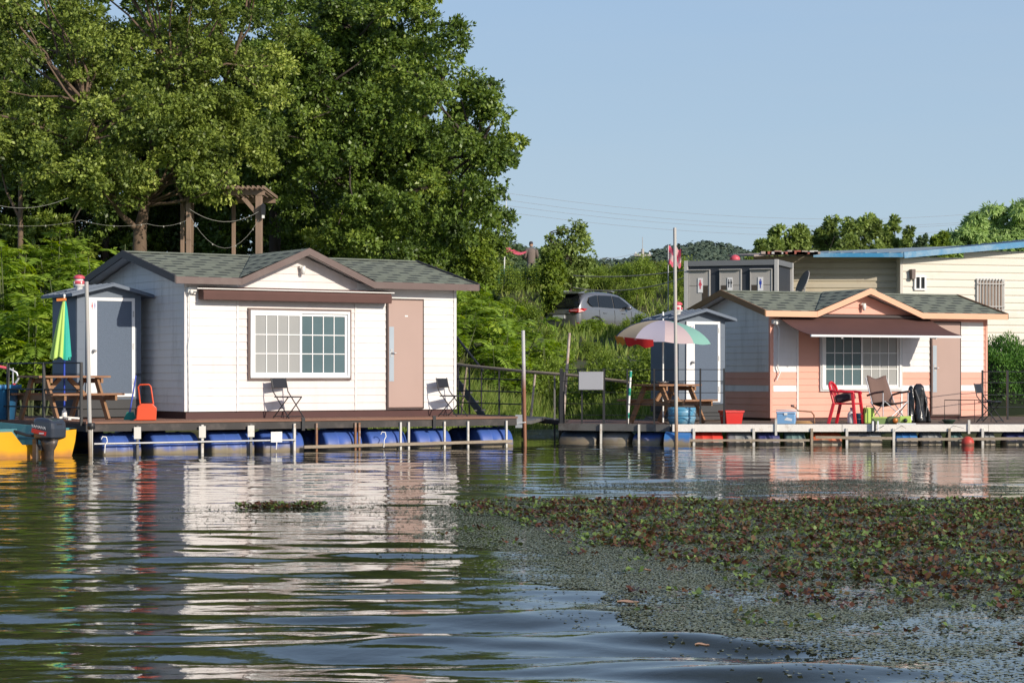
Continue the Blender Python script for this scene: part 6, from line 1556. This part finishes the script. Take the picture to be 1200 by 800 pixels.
def cable(name, label, pts, r=.008, m_=None, sag=.0, cat='cable', group=None, bulbs=0):
    out = []
    for (a, b_) in zip(pts[:-1], pts[1:]):
        a = Vector(a); b_ = Vector(b_)
        for i in range(12): t = i/12; p = a.lerp(b_, t); p.z -= sag*4*t*(1-t); out.append(p)
    out.append(Vector(pts[-1])); base = out[0].copy(); q = MB(); q.path([p-base for p in out], r, 5)
    if bulbs:
        root = thing(name, label, cat, base, group=group); q.build('wire', m_ or black_metal, root)
        for k in range(bulbs):
            p = out[int((k+.5)*len(out)/bulbs)]-base; c = MB(); c.lathe([(0,-.04),(.018,-.025),(.016,.0),(.008,.012),(0,.012)], p, 8); c.build('bulb', wire_g, root)
        return root
    o = q.build(name, m_ or black_metal, loc=base); tag(o, label, cat, group); return o
def P(px, py, D): return (*at(px, D)[:2], zof(py, D))
wire_g = mat('wire_pale', (.35,.34,.30), .7)
cable('string_lights', 'string of small white bulbs hanging across the shaded trunks under the olive tree', [P(-5,262,52.5),P(95,258,52.5),P(172,262,52.5),P(219,258,52.6)], .004, wire_g, .1, 'string lights', bulbs=7)
cable('string_lights', 'string of white bulbs sagging from the pale trunk to the pergola post', [P(222,252,52.4),P(303,258,52.6)], .004, wire_g, .75, 'string lights', bulbs=4)
cable('hanging_cable', 'plain pale cable looping between the pale trunk and the pergola', [P(222,245,52.4),P(303,248,52.6)], .006, wire_g, .28)
cable('hanging_cable', 'plain pale cable crossing the shade above the feathery shrubs', [P(-5,240,52),P(80,232,52)], .006, wire_g, .15)
# ------------------------------------------------------------- wires, pole, flags
wd = mat('wire_dark', (.28,.29,.31), .7)
for i, (ya, yb) in enumerate(((222,250),(230,259),(237,261),(245,268))):
    cable('overhead_wire', ['topmost','second highest','third highest','lowest'][i] + ' of the four thin power lines crossing the open sky', [P(540,ya-4,120),P(1150,yb,150)], .009, wd, 1.0, 'wire')
cable('overhead_wire', 'thin low wire leading from the distant utility pole towards the field', [P(690,302,190),P(753,294,200)], .02, wd, .3, 'wire')
up = thing('utility_pole', 'distant concrete utility pole with crossarm above the orchard', 'utility pole', P(753,318,200))
q = MB(); q.path([(0,0,-4),(0,0,2.1)], [.2,.14], 8); q.build('shaft', mat('concrete', (.45,.42,.38), .8), up)
q = MB(); q.box(-.8,.8,-.06,.06,1.45,1.6); q.build('crossarm', mat('concrete', ()), up)
for x in (-.65,0,.65):
    q = MB(); q.lathe([(0,0),(.09,0),(.07,.2),(0,.22)], (x,0,1.601), 8); q.build('insulator', lamp_white, up)
q = MB(); q.path([(0,0,2.1),(0,0,3.2)], .04, 5); q.build('spike', steel, up)
for i, (ya, yb) in enumerate(((326,322),(338,326))):
    cable('rope_line', ['upper','lower'][i] + ' pale rope strung from the parked car side to the toilet container', [P(672,ya-3+i*2,66),P(806,yb-6+i*4,59)], .018, mat('rope_pale', (.50,.46,.36), .8), .10+.12*i, 'rope')
fl_m = mat('flag_pink', (.72,.13,.20), .8, var=.1); fl_w = mat('flag_pale', (.62,.42,.42), .8, var=.1)
def flag(name, label, loc, w, h, pole_h, flip=1):
    r = thing(name, label, 'flag', loc)
    q = MB(); q.path([(0,0,-pole_h),(0,0,h+.05)], .018, 6); q.build('pole', steel, r)
    q = MB(); rows = []
    for i in range(9):
        rows.append([(flip*(w*j/10), .07*math.sin(j*.9+i*.5), h*(1-i/8) - .12*(j/10)**2*h + .05*math.sin(j*1.3)) for j in range(11)])
    k = 11; vs = [p for r_ in rows for p in r_]
    for i in range(8):
        for j in range(10): q.add([vs[i*k+j],vs[i*k+j+1],vs[(i+1)*k+j+1],vs[(i+1)*k+j]], [(0,1,2,3)], 1 if ((i//3 + j//4) % 2) else 0, True)
    q.build('cloth', [fl_m, fl_w], r); return r
flag('red_flag', 'ragged red and white flag hanging beside the toilet container', P(783,311,60), .36, .52, 2.0)
fp_ = thing('flag_bamboo', 'pink pennant cloth on a bamboo pole beside the standing person', 'flag', P(590,318,84))
q = MB(); q.path([(0,0,-1.5),(.05,0,.9),(.12,0,2.9)], [.03,.025,.01], 6); q.build('pole', lamp_white, fp_)
q = MB(); sheet(q, [[(.05+.085*j, .05*math.sin(j*1.1+i), .92-.016*j + .05*math.sin(j*.7) - .075*i*(1-.07*j)) for j in range(11)] for i in range(4)]); q.build('cloth', fl_m, fp_)

# ------------------------------------------------------------- person on the slope
pp = P(622.5, 284, 86); gz_ = pp[2]-1.68
pr = thing('person', 'standing person in a grey brown jacket and dark cap half hidden by the slope bushes', 'person', (pp[0], pp[1], gz_), R(100))
# local x = the way the person faces
def skin_body(name, verts, edges, radii, m_, parent, sub=2, rootv=0):
    me = bpy.data.meshes.new(name); me.from_pydata(verts, edges, []); o = bpy.data.objects.new(name, me); COL.objects.link(o); me.materials.append(m_)
    md = o.modifiers.new('skin','SKIN'); md.use_smooth_shade = True
    if not me.skin_vertices: 
        bpy.context.view_layer.objects.active = o
    for i, r in enumerate(radii): me.skin_vertices[0].data[i].radius = (r, r) if not isinstance(r, tuple) else r
    me.skin_vertices[0].data[rootv].use_root = True
    s = o.modifiers.new('sub','SUBSURF'); s.levels = sub; s.render_levels = sub; o.parent = parent; return o
skin_m = mat('skin', (.50,.30,.20), .6, var=.05); jack = mat('jacket', (.19,.15,.13), .9, var=.15); trou = mat('trousers', (.13,.13,.135), .9); capm = mat('cap_dark', (.06,.05,.06), .9)
V_ = [(0,0,.92),(0,0,1.15),(-.02,0,1.36),(.0,0,1.46),(.03,0,1.56), (0,.10,.88),(.04,.11,.48),(0,.12,.07),(.12,.13,.04), (0,-.10,.88),(-.02,-.11,.48),(-.05,-.12,.07),(.07,-.13,.04), (-.02,.19,1.38),(.02,.25,1.12),(.20,.20,1.0),(.30,.17,1.02), (-.02,-.19,1.38),(.0,-.26,1.12),(.20,-.22,1.02),(.30,-.18,1.06)]
E_ = [(0,1),(1,2),(2,3),(3,4),(0,5),(5,6),(6,7),(7,8),(0,9),(9,10),(10,11),(11,12),(2,13),(13,14),(14,15),(15,16),(2,17),(17,18),(18,19),(19,20)]
R_ = [(.12,.15),(.11,.14),(.11,.15),.055,.06,.09,.065,.04,.035,.09,.065,.04,.035,.065,.05,.038,.032,.065,.05,.038,.032]
try:
    bo_ = skin_body('body', V_, E_, R_, trou, pr)
except Exception as e:
    print('skin err', e)
    bpy.context.view_layer.update()
q = MB(); q.lathe([(0,-.12),(.04,-.11),(.065,-.06),(.075,0),(.072,.05),(.05,.10),(0,.12)], (.035,0,1.59), 16, mat=0); q.prism([(.10,1.57),(.135,1.565),(.105,1.60)], 'y', -.012,.012)
for s in (-1,1): q.lathe([(0,-.025),(.012,-.01),(.012,.015),(0,.025)], (.03, s*.075, 1.585), 8)
q.build('head', skin_m, pr)
q = MB()
for s in (-1,1): q.lathe([(0,-.008),(.008,0),(0,.008)], (.102, s*.028, 1.605), 8)
q.box(.096,.107,-.022,.022,1.538,1.544); q.build('face_features', capm, pr)
q = MB(); q.lathe([(.078,.0),(.085,.03),(.08,.07),(.05,.105),(0,.115)], (.03,0,1.61), 16); q.prism([(.08,1.615),(.18,1.60),(.18,1.61),(.08,1.635)], 'y', -.06,.06); q.build('cap', capm, pr)
q = MB(); q.lathe([(.145,-.30),(.15,-.1),(.16,.1),(.17,.2),(.12,.27),(.07,.30)], (0,0,1.14), 18); q.v = [(x*.82, y*1.12, z) for x, y, z in q.v]
for s in (-1, 1): q.path([(-.02,s*.19,1.38),(.02,s*.255,1.12),(.19,s*.21,1.01)], [.08,.065,.05], 10)
q.build('jacket', jack, pr)
for s in (-1, 1):
    h_ = MB(); c0 = Vector((.21, s*.205, 1.01)) if s > 0 else Vector((.21,-.215,1.03)); h_.path([c0, c0+Vector((.05,-s*.015,.005)), c0+Vector((.09,-s*.03,.01))], [.028,.036,.03], 8)
    for k in range(4): h_.path([c0+Vector((.08,-s*.03+(k-1.5)*.018,.012)), c0+Vector((.125-abs(k-1.3)*.006,-s*.035+(k-1.5)*.018,.0)), c0+Vector((.14-abs(k-1.3)*.006,-s*.038+(k-1.5)*.017,-.03))], [.009,.008,.007], 6)
    h_.path([c0+Vector((.03,-s*.045,.005)), c0+Vector((.07,-s*.075,.015)), c0+Vector((.095,-s*.07,.0))], [.011,.010,.008], 6); h_.build('hand', skin_m, pr)
# green mesh netting near the person
nt_ = MB(); 
for i in range(14): 
    nt_.path([(i*.2,.04*math.sin(i),0),(i*.2,.05*math.sin(i*2),.7)], .006, 4)
for i in range(6): nt_.path([(0,0,.12*i+.03),(1.4,.06,.12*i),(2.6,0,.12*i+.04)], .006, 4)
o = nt_.build('garden_netting', mat('net_green', (.04,.20,.13), .8), loc=P(566,332,80)); tag(o, 'low teal green garden netting on the slope under the pink pennant', 'netting')

# ------------------------------------------------------------- distant wooded hills
hm = leaf_mat('hill_wood_hazy', [(.055,.085,.072),(.08,.115,.085),(.105,.14,.098),(.13,.165,.115)], .0, .9, .1)  # bluish distance haze is mixed into these leaf colours
def hill_prof(px): return np.interp(px, [400,560,640,690,730,760,790,820,850,870,900,960,1100,1400], [268,278,292,303,303,293,286,281,285,290,297,300,302,302])
rg = np.random.default_rng(33); L = Leaves(); n = 90000
px = rg.uniform(380, 1400, n); D = 700 + 200*rg.uniform(0,1,n); top = hill_prof(px); py = top + rg.uniform(0,1,n)**1.2*40
# lumpy crowns: snap to crown centres
ci = rg.integers(0, 5200, n); cpx = rg.uniform(380,1400,5200); cD = 700+220*rg.uniform(0,1,5200); ct_ = hill_prof(cpx); cfr = (cD-700)/220; cpy = ct_ + (1-cfr)*38 + rg.uniform(-1,1,5200)
cX = (cpx-600)/FPX*cD; cZ = EYE + (HOR-cpy)*cD/FPX; cr0 = rg.uniform(1.5,3.4,5200); dirs = norm(rg.normal(size=(n,3))+np.array([0,-.3,.5]))
B = np.stack([cX[ci], cD[ci], cZ[ci]-cr0[ci]], 1) + dirs*cr0[ci][:,None]
d = norm(np.cross(dirs, rg.normal(size=(n,3)))); w = norm(np.cross(dirs, d)); sz = rg.uniform(.9,1.9,n); ctn = rg.uniform(0,.5,5200)
L.add(B - d*sz[:,None]/2, d, w, sz, sz, np.clip(.25+ctn[ci]+rg.normal(0,.08,n),0,1)); o = L.build('hills', hm); o['kind'] = 'structure'
q = MB(); pxs = list(range(380,1401,15)); vs = []
for p_ in pxs:
    zt = EYE + (HOR-float(hill_prof(p_))-3)*915/FPX; X_ = (p_-600)/FPX
    vs += [(X_*915, 915, zt-2.5), (X_*690, 690, EYE + (HOR-float(hill_prof(p_))-44)*690/FPX - 2), (X_*680, 680, -3)]
q.add(vs, [(i*3+j, i*3+j+1, (i+1)*3+j+1, (i+1)*3+j) for i in range(len(pxs)-1) for j in range(2)]); o = q.build('hills', mat('hill_ground_hazy', (.07,.10,.08), .9, var=.2, scale=.05)); o['kind'] = 'structure'  # hill ground colour also carries the painted haze

# ------------------------------------------------------------- world, sun, camera
w = bpy.data.worlds.new('World'); SC.world = w; w.use_nodes = True; nt = w.node_tree
sky = nt.nodes.new('ShaderNodeTexSky'); sky.sky_type = 'NISHITA'; sky.sun_disc = False
SUN_AZ, SUN_EL = 136, 22
sky.sun_elevation = R(SUN_EL); sky.sun_rotation = R(SUN_AZ); sky.air_density = 1.0; sky.dust_density = 1.0; sky.ozone_density = 2.0; sky.altitude = 50
hs = nt.nodes.new('ShaderNodeMix'); hs.data_type = 'RGBA'; hs.blend_type = 'MULTIPLY'; hs.inputs[0].default_value = 1; hs.inputs[7].default_value = (1.0,.955,1.03,1); nt.links.new(sky.outputs[0], hs.inputs[6])
# low haze: the lowest part of the sky is paler and more even, with faint streaks
tcw = nt.nodes.new('ShaderNodeTexCoord'); sx_ = nt.nodes.new('ShaderNodeSeparateXYZ'); nt.links.new(tcw.outputs['Generated'], sx_.inputs[0])
hz_ = nt.nodes.new('ShaderNodeValToRGB'); e_ = hz_.color_ramp.elements; e_[0].position = 0; e_[0].color = (.49,.63,.72,1); e_[1].position = .22; e_[1].color = (.33,.49,.71,1); nt.links.new(sx_.outputs['Z'], hz_.inputs[0])
mp_ = nt.nodes.new('ShaderNodeMapping'); mp_.inputs['Scale'].default_value = (1.2,1.2,9); nt.links.new(tcw.outputs['Generated'], mp_.inputs[0])
cn = nt.nodes.new('ShaderNodeTexNoise'); cn.inputs['Scale'].default_value = 1.6; cn.inputs['Detail'].default_value = 6; cn.inputs['Roughness'].default_value = .55; nt.links.new(mp_.outputs[0], cn.inputs['Vector'])
cm = nt.nodes.new('ShaderNodeMapRange'); cm.inputs[1].default_value = .45; cm.inputs[2].default_value = .8; cm.inputs[3].default_value = 0; cm.inputs[4].default_value = .35; nt.links.new(cn.outputs['Fac'], cm.inputs[0])
c1 = nt.nodes.new('ShaderNodeMix'); c1.data_type = 'RGBA'; c1.inputs[7].default_value = (.50,.59,.67,1); nt.links.new(cm.outputs[0], c1.inputs[0]); nt.links.new(hz_.outputs[0], c1.inputs[6])
sc_ = nt.nodes.new('ShaderNodeVectorMath'); sc_.operation = 'SCALE'; sc_.inputs['Scale'].default_value = 1/.15; nt.links.new(c1.outputs[2], sc_.inputs[0])
fz = nt.nodes.new('ShaderNodeMapRange'); fz.inputs[1].default_value = .14; fz.inputs[2].default_value = .55; fz.inputs[3].default_value = .9; fz.inputs[4].default_value = 0; nt.links.new(sx_.outputs['Z'], fz.inputs[0])
hm2 = nt.nodes.new('ShaderNodeMix'); hm2.data_type = 'RGBA'; nt.links.new(fz.outputs[0], hm2.inputs[0]); nt.links.new(hs.outputs[2], hm2.inputs[6]); nt.links.new(sc_.outputs[0], hm2.inputs[7])
nt.links.new(hm2.outputs[2], nt.nodes['Background'].inputs[0]); nt.nodes['Background'].inputs[1].default_value = .15
sl = bpy.data.lights.new('sun', 'SUN'); sl.energy = 4.15; sl.angle = R(.53); sl.color = (1.0,.90,.76)
so = bpy.data.objects.new('sun', sl); COL.objects.link(so)
sd_ = Vector((math.sin(R(SUN_AZ))*math.cos(R(SUN_EL)), math.cos(R(SUN_AZ))*math.cos(R(SUN_EL)), math.sin(R(SUN_EL))))
so.rotation_euler = sd_.to_track_quat('Z', 'Y').to_euler()
cam = bpy.data.cameras.new('camera'); co_ = bpy.data.objects.new('camera', cam); COL.objects.link(co_); SC.camera = co_
co_.location = (0, 0, EYE); co_.rotation_euler = (R(90), 0, 0); cam.sensor_width = 36; cam.lens = 75; cam.shift_y = (HOR-400)/1200; cam.clip_start = .1; cam.clip_end = 5000
SC.view_settings.view_transform = 'Standard'; SC.view_settings.look = 'None'; SC.view_settings.exposure = 0; SC.view_settings.gamma = 1
SC.cycles.max_bounces = 6; SC.cycles.transparent_max_bounces = 4
